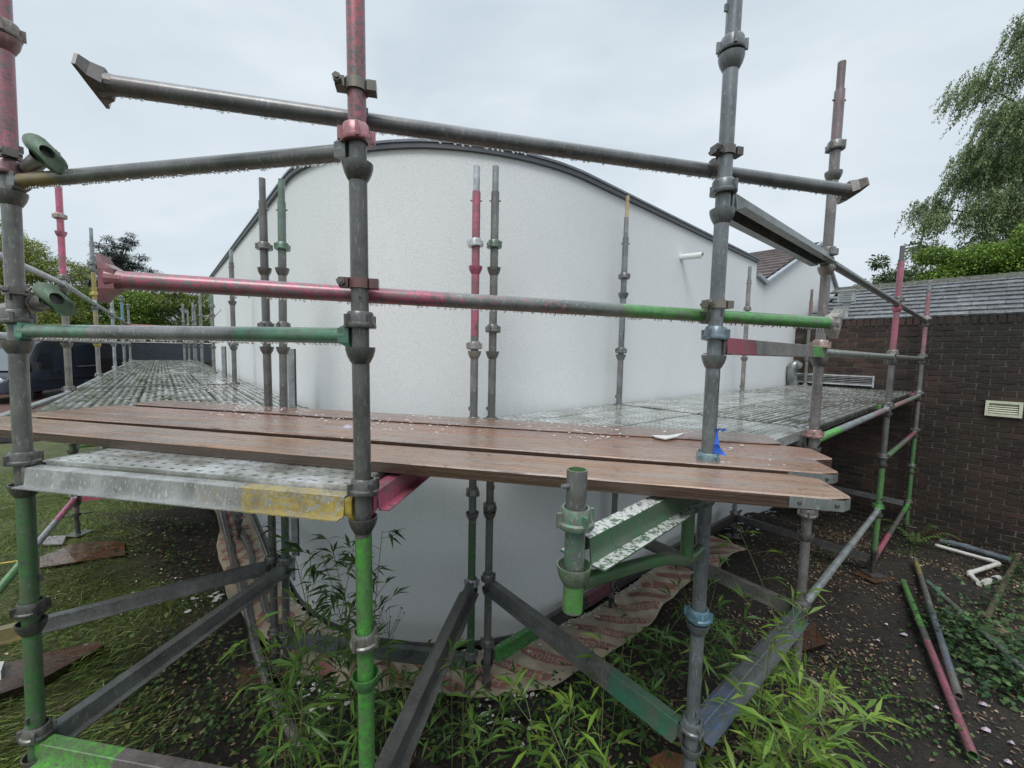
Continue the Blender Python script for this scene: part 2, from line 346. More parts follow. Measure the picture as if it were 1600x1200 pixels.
def strip(prof_fn, n, closed=False, i0=0, i1=None):
    mb = MB(); idx = list(range(i0, i1 or len(BC))); k = n
    vs = []; uv = []; s = 0; prev = None
    for i in idx:
        pr = prof_fn(i); c = wp(i, 0, 0); s += (c-prev).length if prev else 0; prev = c
        for j, (off, z) in enumerate(pr): vs.append(wp(i, off, z)); uv.append((s, off+z))
    fs = []
    for a in range(len(idx)-1):
        for j in range(k if closed else k-1): fs.append((a*k+j, a*k+(j+1) % k, (a+1)*k+(j+1) % k, (a+1)*k+j))
    return mb.add(vs, fs, uv)
mb = strip(lambda i: [(0, -2.13+.5*j*.0) if j == 0 else (0, -2.13+(top_z(i)+2.13)*j/6) for j in range(7)], 7)
part('wall', mb, M_RENDER, bld)
part('plinth', strip(lambda i: [(-.03, -2.45), (-.03, -2.12)], 2), plain('black_plinth', (.02, .02, .02), .7), bld)
part('base_rail', strip(lambda i: [(.0, -2.115), (.012, -2.115), (.012, -2.145), (-.03, -2.145)], 4), plain('base_rail', (.10, .10, .095), .5, .3), bld)
part('fascia', strip(lambda i: [(0, top_z(i)-.01), (.026, top_z(i)-.01), (.026, top_z(i)+.022), (.0, top_z(i)+.022)], 4, True), M_TRIM, bld)
part('roof_edge', strip(lambda i: [(.034, top_z(i)+.023), (.034, top_z(i)+.040), (-.15, top_z(i)+.06), (-.15, top_z(i)+.023)], 4, True), plain('roof_edge_metal', (.16, .17, .19), .4, .4, .2), bld)
mb = MB(); rv = [wp(i, -.15, top_z(i)+.08) for i in range(len(BC))]
mb.add(rv+[W(6.1, 10.8, 1.4)], [tuple(range(len(rv)+1))]); part('roof', mb, plain('roof_membrane', (.12, .12, .13), .6), bld, smooth=False)
mb = MB(); mb.add([W(.83, 10.8, -2.4), W(6.1, 10.8, -2.4), W(6.1, 10.8, 1.4), W(.83, 10.8, 1.4)], [(0, 1, 2, 3)]); part('end_wall', mb, M_RENDER, bld)
mb = MB(); mb.tube(W(4.02, 2.16, 1.0), W(4.02, 1.90, .985), .03, 14, hollow=.004); mb.lathe(W(4.02, 2.125, 1.0), [(.03, 0), (.037, 0), (.037, .012), (.03, .012)], 14, (.65, -.76, 0))
part('overflow_pipe', mb, plain('white_plastic', (.72, .72, .70), .35, 0, .06), bld)
# gable house beyond the end of the modern wall
gb = thing('gabled_house', 'white gabled house wall with tiled roof behind the brick wall', 'house')
D0 = 2.15
gp = [(6.12, -2.4), (6.12, 1.12), (6.43, 1.05), (9.03, 2.08), (11.9, .62), (11.9, -2.4)]
mb = MB(); f = [W(a, D0, z) for a, z in gp]; bk = [W(a, 9, z) for a, z in gp]; n = len(gp)
mb.add(f+bk, [tuple(range(n))]+[(i, i+n, (i+1) % n+n, (i+1) % n) for i in (0, 4, 5)]+[tuple(reversed(range(n, 2*n)))])
part('gable_wall', mb, M_RENDER, gb, smooth=False)
M_BTILE = plain('brown_tile', (.13, .10, .095), .4, 0, .35, 8); M_RIDGE = plain('verge_flashing', (.30, .33, .36), .35, .3, .25, 5)
def slope(a0, z0, a1, z1, rows, nm):
    mb = MB(); dv = Vector((a1-a0, 0, z1-z0)); L = dv.length
    for r_ in range(rows):
        t0, t1 = r_/rows, (r_+1)/rows
        q = [W(a0+(a1-a0)*t0, 0, z0+(z1-z0)*t0+.055), W(a0+(a1-a0)*t1, 0, z0+(z1-z0)*t1+.02), W(a0+(a1-a0)*t0, 0, z0+(z1-z0)*t0+.01)]
        vs = [p+DL*d for d in (D0+.02, 9) for p in q]
        mb.add(vs, [(0, 1, 4, 3), (0, 3, 5, 2)])
    part(nm, mb, M_BTILE, gb, 'stuff', smooth=False)
slope(6.3, 1.0, 9.03, 2.08, 12, 'roof_tiles'); slope(11.9, .62, 9.03, 2.08, 12, 'roof_tiles')
mb = MB()
for (a, za), (b, zb) in (((6.12, 1.12), (6.45, 1.05)), ((6.43, 1.05), (9.03, 2.08)), ((9.03, 2.08), (11.9, .62))):
    mb.extrude([(-.03, -.03), (.02, -.03), (.02, .02), (-.03, .03)], W(a, D0-.03, za), W(b, D0-.03, zb))
part('verge', mb, M_RIDGE, gb, smooth=False)
# ---------------------------------------------------------------- brick boundary wall
BD = 7.95; bw = thing('brick_wall', 'dark damp brick boundary wall closing the right side of the yard', 'wall')
mb = MB(); mb.add([W(a, b, z) for a in (BD+.002, BD+.22) for b in (2.14, -6.5) for z in (-2.7, .60)], [(0, 1, 3, 2), (4, 6, 7, 5), (1, 5, 7, 3), (0, 2, 6, 4), (2, 3, 7, 6)])
N = NB('mortar'); P = N.coord('Object'); c = N.ramp(N.noise(P, 6, 6, .7), [(.38, (.035, .032, .028)), (.68, (.14, .125, .105))]); N.col(c); N.set(rough=.85); N.bump(N.noise(P, 80, 4), .6, .004)
part('mortar', mb, N.m, bw, smooth=False)
def brickmat():
    N = NB('brick'); oi = N.n('ShaderNodeObjectInfo'); P = N.coord('Object'); g = N.n('ShaderNodeNewGeometry').outputs['Position']
    ri = N.n('ShaderNodeNewGeometry').outputs['Random Per Island']
    c = N.ramp(ri, [(0, (.028, .018, .015)), (.3, (.045, .027, .022)), (.6, (.062, .034, .026)), (.85, (.095, .048, .034)), (1, (.04, .026, .023))])
    c2 = N.ramp(oi.outputs['Random'], [(0, (.6,)*3), (.5, (1.0, .96, .94)), (1, (1.5, 1.35, 1.25))])
    c = N.mix(1.0, c, c2, 'MULTIPLY')
    n1 = N.noise(g, 1.1, 6, .6); n2 = N.noise(g, 45, 6, .7)
    c = N.mix(N.ramp(n1, [(.38, (.85,)*3), (.62, (0,)*3)]), c, (.018, .017, .014)); c = N.mix(N.ramp(N.noise(g, .7, 6, .7), [(.56, (0,)*3), (.75, (.5,)*3)]), c, (.05, .055, .025))
    c = N.mix(N.ramp(n2, [(.55, (0,)*3), (.7, (.7,)*3)]), c, (.11, .09, .065))
    N.col(c); N.set(rough=.5, spec=.35); N.bump(n2, .6, .004); return N.m
M_BRICK = brickmat()
def brick_mb(mb, c, sx_, sz_, prot, r=.004):
    # face of one brick with worn arrises
    X, Y, Z = DL, DR, Vector((0, 0, 1)); hx, hz = sx_/2, sz_/2
    a = [c+X*x+Z*z+Y*.03 for x, z in ((-hx, -hz), (hx, -hz), (hx, hz), (-hx, hz))]
    b = [c+X*x+Z*z-Y*prot for x, z in ((-hx+r, -hz+r), (hx-r, -hz+r), (hx-r, hz-r), (-hx+r, hz-r))]
    mb.add(a+b, [(4, 5, 6, 7), (0, 1, 5, 4), (1, 2, 6, 5), (2, 3, 7, 6), (3, 0, 4, 7)])
bm0 = MB(); brick_mb(bm0, Vector((0, 0, 0)), .215, .065, .004); brick_me = bm0.mesh('brick', M_BRICK, False)
bm1 = MB(); brick_mb(bm1, Vector((0, 0, 0)), .065, .105, .012); solder_me = bm1.mesh('coping_brick', M_BRICK, False)
cand = []
rows = 40
for r_ in range(rows):
    z = .60-.105-.01-.0325-.075*r_
    for k in range(40):
        d = 2.03-.225*k-(.1125 if r_ % 2 else 0)
        p = W(BD, d, z); q = p.dot(FW)
        px = 800+FPX*p.dot(RT)/q; py = 600-FPX*p.dot(UP)/q
        vis = px < 1625 and -20 < py < 1220 and z > -2.55
        cand.append((d if vis else 99, p, z))
cand.sort(key=lambda t: t[0])
stuff = MB()
for i, (d, p, z) in enumerate(cand):
    pr = random.uniform(0, .004)
    if i < 250 and d != 99:
        o = link('brick', brick_me, bw); o.location = p+DR*pr*-1; o.rotation_euler = (random.uniform(-.01, .01), 0, random.uniform(-.008, .008))
    elif z > -2.62: brick_mb(stuff, p, .215, .065, .003+pr)
copes = []
for k in range(112):
    p = W(BD, 2.08-.0755*k, .60-.0475); q = p.dot(FW); px = 800+FPX*p.dot(RT)/q
    if px < 1640 and k < 48:
        o = link('coping_brick', solder_me, bw); o.location = p-DR*random.uniform(0, .008)
    else: brick_mb(stuff, p, .065, .105, .014)
part('brick_courses', stuff, M_BRICK, bw, 'stuff', smooth=False)
mb = MB(); mb.add([W(BD-.01, 2.14, .606), W(BD+.22, 2.14, .606), W(BD+.22, -6.5, .606), W(BD-.01, -6.5, .606)], [(0, 1, 2, 3)]); 
part('wall_top', mb, plain('mossy_top', (.09, .085, .06), .9), bw)
# vent on the wall
vt = thing('wall_vent', 'cream louvred plastic vent cover on the brick wall', 'vent', W(BD, -.125, -.56))
mb = MB(); A3 = (DL, DR, Vector((0, 0, 1)))
C0 = W(BD-.03, -.125, -.565)
for s_ in (-1, 1): mb.box(C0+DL*s_*.135, (.03, .05, .19), A3)
for s_ in (-1, 1): mb.box(C0+Vector((0, 0, s_*.08)), (.24, .05, .03), A3)
part('frame', mb, plain('cream_plastic', (.55, .56, .42), .4, 0, .12, 20), vt, smooth=False)
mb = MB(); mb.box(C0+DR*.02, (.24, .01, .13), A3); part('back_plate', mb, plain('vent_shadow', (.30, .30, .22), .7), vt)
for k in range(5):
    mb = MB(); z = -.052+k*.026; ax = (DL, (DR*.8+Vector((0, 0, -.6))).normalized(), (DR*.6+Vector((0, 0, .8))).normalized())
    mb.box(C0+Vector((0, 0, z)), (.236, .026, .013), ax); part('slat', mb, plain('cream_plastic', (.55, .56, .42)), vt, smooth=False)
# slate roof of the neighbour behind the wall
sr_ = thing('tiled_outhouse_roof', 'low grey tiled roof rising behind the brick wall', 'roof')
N = NB('grey_tile'); oi = N.n('ShaderNodeObjectInfo'); g = N.n('ShaderNodeNewGeometry').outputs['Position']
c = N.ramp(N.noise(g, 16, 7, .75), [(.35, (.06, .06, .064)), (.5, (.125, .13, .135)), (.66, (.23, .235, .24))]); c = N.mix(1., c, N.ramp(oi.outputs['Random'], [(0, (.7,)*3), (1, (1.25,)*3)]), 'MULTIPLY')
N.col(c); N.set(rough=.42); N.bump(N.noise(g, 50, 5), .5, .004); M_GTILE = N.m
E0 = Vector((8.06, 0, .60)); E1 = Vector((9.62, 0, 1.27)); nrow = 9; sd2 = (E1-E0)/nrow
tl = MB(); sl3 = sd2*1.12; Xd = DL; Yd = (DR*sd2.x+Vector((0, 0, sd2.z))).normalized(); Zd = Xd.cross(Yd)*-1
if Zd.z < 0: Zd = -Zd
for hx in (0,):
    L_ = sl3.length; w2 = .148
    a = [Xd*x+Yd*y+Zd*z for x, y, z in ((-w2, 0, .0), (w2, 0, .0), (w2, L_, -.022), (-w2, L_, -.022), (-w2, 0, .026), (w2, 0, .026), (w2, L_, .002), (-w2, L_, .002))]
    tl.add(a, [(4, 5, 6, 7), (0, 1, 5, 4), (1, 2, 6, 5), (3, 0, 4, 7)])
tile_me = tl.mesh('roof_tile', M_GTILE, False)
tile_rest = MB(); nt_ = 0
for r_ in range(nrow):
    for k in range(27):
        d = 1.9-.30*k-(.15 if r_ % 2 else 0)
        p = DR*(E0.x+sd2.x*r_)+DL*d+Vector((0, 0, E0.z+sd2.z*r_+.012))
        if k < 14:
            o = link('roof_tile', tile_me, sr_); o.location = p; o.rotation_euler = (0, random.uniform(-.012, .012), random.uniform(-.006, .006)); nt_ += 1
        else: tile_rest.add([Vector(v)+p for v in tl.v], tl.f, tl.uv)
part('far_tiles', tile_rest, M_GTILE, sr_, 'stuff', smooth=False)
mb = MB(); mb.extrude([(-.1, -.04), (-.05, .05), (.05, .05), (.1, -.04)], W(9.64, 2.0, 1.29), W(9.64, -6.5, 1.29)); part('ridge', mb, plain('mossy_ridge', (.10, .10, .085), .9, 0, .5, 25, .8), sr_)
mb = MB(); mb.add([W(8.1, 2.0, .57), W(9.6, 2.0, 1.22), W(9.6, -6.5, 1.22), W(8.1, -6.5, .57), W(11.1, 2.0, .57), W(11.1, -6.5, .57), W(8.1, 2, -2.6), W(11.1, 2, -2.6)], [(0, 1, 2, 3), (1, 4, 5, 2), (0, 6, 7, 4, 1)]); part('roof_deck', mb, plain('roof_under', (.04, .035, .03), .9), sr_, smooth=False)
# hopper head and downpipe in the corner
hp = thing('hopper_head', 'grey plastic rainwater hopper on the corner above the brick wall', 'hopper')
q = at_y(1323, 470, 6.45); mb = MB()
mb.box(q+Vector((0, 0, .06)), (.20, .16, .16), A3); mb.box(q+Vector((0, 0, .15)), (.23, .19, .025), A3)
part('hopper', mb, plain('grey_plastic', (.34, .36, .35), .4, 0, .15), hp, smooth=False)
mb = MB(); 
for k in range(4): mb.box(q+Vector((0, 0, .02+.03*k))-DR*.085, (.15, .012, .008), A3)
part('rib', mb, plain('grey_plastic', (.3, .3, .3)), hp, smooth=False)
mb = MB(); mb.tube(q+Vector((0, 0, -.02)), q+Vector((0, 0, -.16)), .07, 4, r1=.04); mb.tube(q+Vector((0, 0, -.16)), q+Vector((0, 0, -.3)), .034, 12); part('outlet', mb, plain('grey_plastic', (.3, .3, .3)), hp)
# silver duct and louvre beyond the end of the deck
def path_tube(mb, pts, r, n=12, closed_ends=True, m=0):
    pts = [Vector(p) for p in pts]; vs = []; uv = []; s = 0; A = None
    for i, p in enumerate(pts):
        d = (pts[min(i+1, len(pts)-1)]-pts[max(i-1, 0)]).normalized()
        A = d.orthogonal().normalized() if A is None else (A-d*A.dot(d)).normalized(); B = d.cross(A)
        if i: s += (p-pts[i-1]).length
        rr = r[i] if isinstance(r, (list, tuple)) else r
        for k in range(n+1): an = 2*math.pi*k/n; vs.append(p+(A*math.cos(an)+B*math.sin(an))*rr); uv.append((s, k/n*.15))
    L = len(pts); fs = [(j*(n+1)+i, j*(n+1)+i+1, (j+1)*(n+1)+i+1, (j+1)*(n+1)+i) for j in range(L-1) for i in range(n)]
    if closed_ends: fs += [tuple(reversed(range(n))), tuple((L-1)*(n+1)+i for i in range(n))]
    return mb.add(vs, fs, uv, m)
def smoothp(pts, n=6):
    P = [Vector(p) for p in pts]; out = []
    for i in range(len(P)-1):
        a, b, c, d = P[max(i-1, 0)], P[i], P[i+1], P[min(i+2, len(P)-1)]
        for k in range(n):
            t = k/n; out.append(.5*((2*b)+(c-a)*t+(2*a-5*b+4*c-d)*t*t+(-a+3*b-3*c+d)*t**3))
    out.append(P[-1]); return out
mb = MB(); B = 6.55
pp = [at_y(x, y, B) for x, y in ((1243, 626), (1240, 600), (1236, 582), (1241, 570), (1249, 572))]
path_tube(mb, smoothp(pp, 6), .065, 14)
for t in (3, 9, 15, 19): 
    sp_ = smoothp(pp, 6); d = (sp_[t+1]-sp_[t]).normalized(); mb.lathe(sp_[t], [(.066, -.012), (.075, -.012), (.075, .012), (.066, .012)], 14, d)
single('duct_elbow', mb, plain('dull_aluminium', (.27, .28, .28), .35, .6, .3), 'bent grey metal duct elbow standing in the corner beyond the deck', 'duct')
lv = thing('louvre_panel', 'white slatted louvre panel standing behind the far end of the deck', 'louvre')
a, b = W(7.93, 2.1, 0), W(7.93, 1.12, 0); 
for z0_, z1_ in ((-.375, -.36), (-.245, -.23)):
    mb = MB(); mb.box((a+b)/2+Vector((0, 0, (z0_+z1_)/2)), ((a-b).length, .03, .02), A3); part('rail', mb, plain('pale_metal', (.5, .52, .52), .4, .2), lv, smooth=False)
for pnt in (a, b): mb = MB(); mb.box(pnt+Vector((0, 0, -.31)), (.02, .03, .17), A3); part('stile', mb, plain('pale_metal', (.5, .5, .5)), lv, smooth=False)
for k in range(4): mb = MB(); mb.box((a+b)/2+Vector((0, 0, -.345+.027*k)), ((a-b).length-.03, .02, .006), A3); part('slat', mb, plain('pale_metal', (.5, .5, .5)), lv, smooth=False)
# ---------------------------------------------------------------- scaffold
Z0 = .0055
POST = {}
def ppos(n, z):
    X, Y, lx, ly = POST[n]; return Vector((X+lx*z, Y+ly*z, z))
def rim(k): return Z0+.5*k
R_T = .02415
CUP = [(.0242, -.045), (.027, -.042), (.036, -.024), (.0405, -.008), (.041, .002), (.0375, .002), (.036, -.010), (.030, -.026), (.0245, -.03)]
def topcup(mb, c, rot=0, tilt=0):
    ax = Vector((math.sin(tilt)*math.cos(rot), math.sin(tilt)*math.sin(rot), math.cos(tilt)))
    mb.lathe(c, [(.0275, .0), (.0425, .0), (.0445, .004), (.0435, .012), (.0385, .016), (.0365, .040), (.033, .046), (.0275, .046), (.0275, .0)], 18, ax)
    for k in range(4):
        a = rot+k*math.pi/2; d = Vector((math.cos(a), math.sin(a), 0)); mb.box(Vector(c)+d*.0425+ax*.020, (.013, .009, .034), (d, Vector((-d.y, d.x, 0)), Vector((0, 0, 1))))
def standard(key, X, Y, lx, ly, zb, zt, label, bands=(), base=GALV, tops=None, cupcol=None, topcol=None, spig=None, spcol=LGALV, extra=None, n=18):
    POST[key] = (X, Y, lx, ly); g = gnd(X, Y)
    t = thing('scaffold_standard', label, 'scaffold post', (X, Y, g)); cupcol = cupcol or {}; topcol = topcol or {}; tops = tops or {}
    b0 = round(-zb, 3)
    part('tube', MB().tube(ppos(key, zb), ppos(key, zt), R_T, n, u0=0, hollow=.004), steel(tuple((round(a-zb, 3), round(b-zb, 3), c, w_) for a, b, c, w_ in bands), base), t)
    k = math.ceil((zb+.05-Z0)/.5)
    while rim(k) < zt-.03:
        mb = MB(); mb.lathe(ppos(key, rim(k)), CUP, n+2); part('bottom_cup', mb, steel(base=cupcol.get(k, tuple(c*.75 for c in base))), t)
        off = tops.get(k, .055)
        if off is not None:
            mb = MB(); topcup(mb, ppos(key, rim(k)+off), random.uniform(0, 1.5), random.uniform(-.12, .12)); part('top_cup', mb, steel(base=topcol.get(k, tuple(c*.8 for c in base)), splash=.1 if Y < 3 else 0), t)
        mb = MB(); d = Vector((math.cos(k*2.2-1.2), math.sin(k*2.2-1.2), 0)); mb.box(ppos(key, rim(k)+.15)+d*(R_T+.003), (.012, .008, .022), (d, Vector((-d.y, d.x, 0)), Vector((0, 0, 1)))); part('stop_lug', mb, steel(base=tuple(c*.7 for c in base)), t)
        k += 1
    if spig:
        mb = MB(); mb.tube(ppos(key, zt-.05), ppos(key, spig), .019, 14, hollow=.003); part('spigot', mb, steel(base=spcol), t)
        mb = MB(); c = ppos(key, zt-.05); mb.tube(c-Vector((.034, 0, 0)), c+Vector((.034, 0, 0)), .0055, 8); part('pin', mb, M_CAST, t)
    part('base_jack', MB().tube((X+lx*zb, Y+ly*zb, zb+.02), (X, Y, g+.01), .0175, 10), M_DARKSTEEL, t)
    zn = zb-.012
    mb = MB(); mb.lathe((X+lx*zb, Y+ly*zb, zn-.02), [(.02, 0), (.032, 0), (.032, .03), (.02, .03)], 12); d = Vector((math.cos(X*9), math.sin(X*9), 0)); mb.tube(Vector((X, Y, zn-.008))-d*.11, Vector((X, Y, zn-.008))+d*.11, .008, 8)
    part('jack_nut', mb, M_DARKSTEEL, t)
    mb = MB(); mb.box((X, Y, g+.015), (.15, .15, .008)); part('base_plate', mb, M_DARKSTEEL, t, smooth=False)
    return t
LK, SIT, RAI = .055, .006, .115
standard('P1', -1.7075, 1.4177, -.0043, .0216, -1.78, 1.95, 'near left scaffold post, pink above, grey at middle, green below the deck',
  [(.64, 2.0, (.42, .13, .17), .38), (-1.9, -.535, (.055, .20, .05), .34)], base=(.14, .145, .13), cupcol={2: (.2, .08, .08), -2: (.05, .06, .05)}, topcol={1: (.25, .12, .12), 2: (.2, .16, .13), -2: (.05, .06, .05)}, tops={2: SIT, 0: .06, -1: .07, -2: .03, -3: .07})
standard('P2', -.434, 1.173, -.0025, -.0161, -1.8, 1.95, 'tall middle foreground scaffold post with bright green foot and pink top',
  [(.60, 2.0, (.42, .10, .13), .45), (-2, -.548, GREEN, .27)], base=(.10, .105, .10), topcol={1: (.36, .13, .15), -2: (.14, .14, .12)}, tops={-2: .10, -1: .072}, cupcol={-2: (.06, .22, .05)})
standard('P3', .7156, 1.4625, -.0037, -.009, -1.8, 1.6, 'tall bluish grey foreground scaffold post right of centre',
  [(.55, .95, (.30, .17, .12), .93)], base=(.15, .175, .185), topcol={-2: (.12, .26, .34), -1: (.16, .26, .28), 0: (.14, .2, .24)}, tops={2: .012, -2: .012, -1: .105, -3: .06})
standard('P4', 1.7072, 2.2877, .0006, .0024, -1.85, 1.427, 'grey post smeared with pale pink beside the green tube end',
  [(1.15, 1.43, (.34, .12, .17), .6), (-.45, 1.1, PALEPINK, .78)], base=(.19, .185, .18), topcol={0: (.36, .24, .22), -1: (.36, .2, .2), -2: (.17, .17, .16)}, cupcol={1: (.3, .25, .23)}, tops={2: RAI, 1: .06, -2: .10}, spig=1.569, spcol=(.16, .12, .12))
standard('P5', 3.622, 3.9226, .0011, -.001, -1.86, .952, 'post with bright pink upper half and green foot near the brick wall',
  [(.05, .56, PINK, .2), (.60, .93, PINK, .2), (-1.9, -1.02, GREEN, .42)], base=(.13, .135, .125), spig=1.075, spcol=(.12, .12, .12), cupcol={1: (.5, .12, .2)}, topcol={0: (.25, .22, .2), -3: (.08, .3, .07)}, n=14)
standard('P6', 5.5, 5.52, 0, 0, -2.25, .95, 'farthest right pale pink post close against the brick wall',
  [(.05, .9, (.55, .2, .24), .4), (-2.3, -1.05, (.06, .3, .06), .35)], base=(.17, .17, .16), spig=1.08, topcol={1: (.3, .28, .27)}, n=14)
standard('P7', -.2306, 2.4786, -.0013, -.0017, -2.12, .936, 'pink topped post in front of the curved wall, left of a close pair',
  [(.09, .95, PINK, .18), (-2.1, -1.05, DGREEN, .3)], base=(.20, .205, .2), topcol={1: (.6, .62, .63), 0: (.3, .29, .27), -3: (.4, .42, .42)}, cupcol={1: (.42, .09, .16), 0: (.25, .24, .22)}, tops={1: RAI, 0: .012, -2: .11, -3: .03, -4: .05}, spig=1.08, spcol=(.5, .53, .56))
standard('P8', -.1229, 2.5007, 0, .0003, -2.12, .946, 'plain grey post in front of the curved wall, right of a close pair',
  [(-.5, .2, (.12, .2, .13), .75)], base=(.16, .165, .155), topcol={1: (.12, .19, .14)}, tops={1: RAI, 0: RAI, -2: .012, -3: .055, -4: RAI}, spig=1.092, spcol=(.28, .3, .29))
standard('P9', .8938, 3.3954, .0001, -.0006, -2.08, .951, 'grey inner post with pale wooden stick in its top against the white wall',
  base=(.19, .20, .20), tops={1: RAI, 0: .012, -1: .045, -4: .06}, spig=1.107, spcol=(.24, .25, .26), n=14)
single('wooden_stick', MB().box((.896, 3.396, 1.14), (.022, .03, .27)), plain('pale_wood', (.42, .33, .18), .6), 'pale wooden stick poking from the top of an inner post', 'stick', smooth=False)
standard('P10', 2.79, 4.95, 0, 0, -2.1, .93, 'thin grey inner post carrying a yellow wood wedge near the gable',
  base=(.25, .25, .235), tops={1: .06, 0: RAI, -1: .04}, spig=1.08, spcol=(.24, .25, .25), n=14)
mb = MB(); mb.extrude([(-.02, -.01), (.02, -.01), (.02, .01), (-.02, .01)], (2.79, 4.95, 1.05), (2.79, 4.95, 1.275)); single('wood_wedge', mb, plain('yellow_wood', (.52, .38, .13), .6), 'yellow wood wedge stuck in the top of the inner post near the gable', 'wedge', smooth=False)
standard('P11', 4.69, 6.55, 0, 0, -2.2, .93, 'distant inner post with dull red top before the brick wall end',
  [(.5, .93, (.32, .13, .10), .4)], base=(.22, .22, .2), spig=1.098, spcol=(.2, .15, .14), n=12)
standard('P12', -1.5955, 2.667, -.0041, -.0007, -2.08, .92, 'dark grey post at the left wall, outer one of a close pair', base=(.12, .12, .115), tops={1: RAI, 0: RAI, -3: .055, -4: .05}, spig=1.061, spcol=(.14, .14, .14), topcol={1: (.16, .16, .15)})
standard('P13', -1.4836, 2.6565, .0069, .0061, -2.08, .919, 'post with mint green top at the left wall, right of a close pair',
  [(.58, 1.0, (.13, .24, .17), .4), (-1.6, -.9, (.06, .12, .08), .3)], base=(.155, .155, .145), tops={1: RAI, 0: RAI, -3: .055, -4: .05}, spig=1.056, spcol=(.15, .24, .18), topcol={1: (.11, .22, .15)})
standard('P14', -3.1191, 4.5943, .0007, .0005, -2.08, .93, 'slim grey inner post standing in front of the receding left wall', base=(.15, .15, .14), tops={1: .1, 0: SIT}, spig=1.066, n=14)
standard('P15', -4.1102, 3.7882, .0032, .0034, -1.60, 1.70, 'tall pink topped outer post on the left walkway, nearest behind the near post',
  [(.62, 1.75, (.62, .13, .22), .1), (-1.1, -.92, DGREEN, .1)], base=(.20, .19, .16), tops={2: RAI, 1: .07}, topcol={2: (.3, .22, .2)}, cupcol={2: (.45, .13, .2)}, n=14)
standard('P16', -5.6531, 5.5905, 0, 0, -1.7, 1.36, 'outer walkway post banded yellow with grey top, beside the van',
  [(.60, .95, YEL, .1), (.1, .42, YEL, .45), (-.35, .02, (.35, .2, .22), .6)], base=(.24, .25, .25), tops={1: .15, 0: SIT}, spig=1.54, spcol=(.3, .33, .35), topcol={1: (.5, .38, .06)}, cupcol={0: (.5, .38, .06)}, n=12)
standard('P17', -7.26, 7.48, 0, 0, -1.7, .9, 'light blue grey outer walkway post before the hedge', base=(.34, .38, .40), spig=1.0, n=12)
standard('P18', -8.87, 9.37, 0, 0, -1.7, 1.1, 'blue topped outer walkway post farther along', [(.5, 1.2, (.13, .32, .50), .1)], base=(.24, .26, .26), topcol={1: (.1, .25, .4)}, n=10)
standard('P19', -10.5, 11.27, 0, 0, -1.7, 1.1, 'last grey outer post at the far end of the left walkway', base=(.24, .25, .24), n=10)
for nm, dl, lab in (('P20', 7.95, 'third inner post along the left wall, greenish top'), ('P21', 10.4, 'inner walkway post by the far corner of the building'),
                    ('P22', 12.9, 'inner walkway post just past the building, fourth along'), ('P23', 15.4, 'last inner post at the far end of the left walkway')):
    q = W(.62, dl); standard(nm, q.x, q.y, 0, 0, -1.9, .95, lab, [(.55, 1, (.15, .28, .2), .3)] if nm == 'P20' else (), base=(.23, .23, .22), n=10, spig=1.07, tops={1: .1})
for nm, dr, dl in (('P24', .42, 12.6), ('P25', .72, 14.2)):
    q = W(dr, dl); standard(nm, q.x, q.y, 0, 0, -1.9, 1.0+.1*(dr > .5), 'extra grey post doubled up near the far end, '+('inner side' if dr < .5 else 'wall side'), base=(.25, .25, .24), n=10)
standard('P0', -2.66, 1.86, 0, 0, -1.8, 1.1, 'outer post at the near end of the left walkway, just outside the view', base=(.2, .2, .19))
# ledgers, transoms
def blade(mb, c, axis_, up=Vector((0, 0, 1)), h=.050, w_=.019, t=.012, face=1, hole=0):
    """forged ledger end: a thin plate thickened at the middle, curved round the post"""
    d = Vector(axis_).normalized(); U = (Vector(up)-d*Vector(up).dot(d)).normalized(); S = d.cross(U); c = Vector(c); sec = []
    for (u, ww, t0, t1) in ((-1, .75, .012, .004), (-.66, 1, .008, -.006), (-.42, 1.15, .006, -.028), (.42, 1.15, .006, -.028), (.66, 1, .008, -.006), (1, .75, .012, .004)):
        sec.append([c+U*(u*h)+S*(w_*ww)+d*t1, c+U*(u*h)+S*(w_*ww)+d*t0, c+U*(u*h)-S*(w_*ww)+d*t0, c+U*(u*h)-S*(w_*ww)+d*t1])
    vs = [p for s_ in sec for p in s_]; fs = [(i*4+j, i*4+(j+1) % 4, i*4+4+(j+1) % 4, i*4+4+j) for i in range(5) for j in range(4)]+[(3, 2, 1, 0), (20, 21, 22, 23)]
    mb.add(vs, fs)
def drops(A, B, r, seed, dens=95):
    rg = random.Random(seed); A, B = Vector(A), Vector(B); L = (B-A).length; d = (B-A).normalized(); dn = Vector((0, 0, -1)); dn = (dn-d*dn.dot(d)).normalized(); S = d.cross(dn); mb = MB(); x = .01
    while x < L:
        s_ = rg.uniform(.0024, .0052); c = A+d*x+dn*(r+s_*.35)+S*rg.uniform(-.003, .003)
        mb.lathe(c, [(s_*.9, s_*.8), (s_*1.05, 0), (s_*.8, -s_*.75), (s_*.3, -s_*1.15), (0, -s_*1.25)], 6); x += (rg.uniform(.35, 1.3) if math.sin(x*23+seed)+math.sin(x*61) > -.4 else rg.uniform(1.5, 4))/dens
    return mb
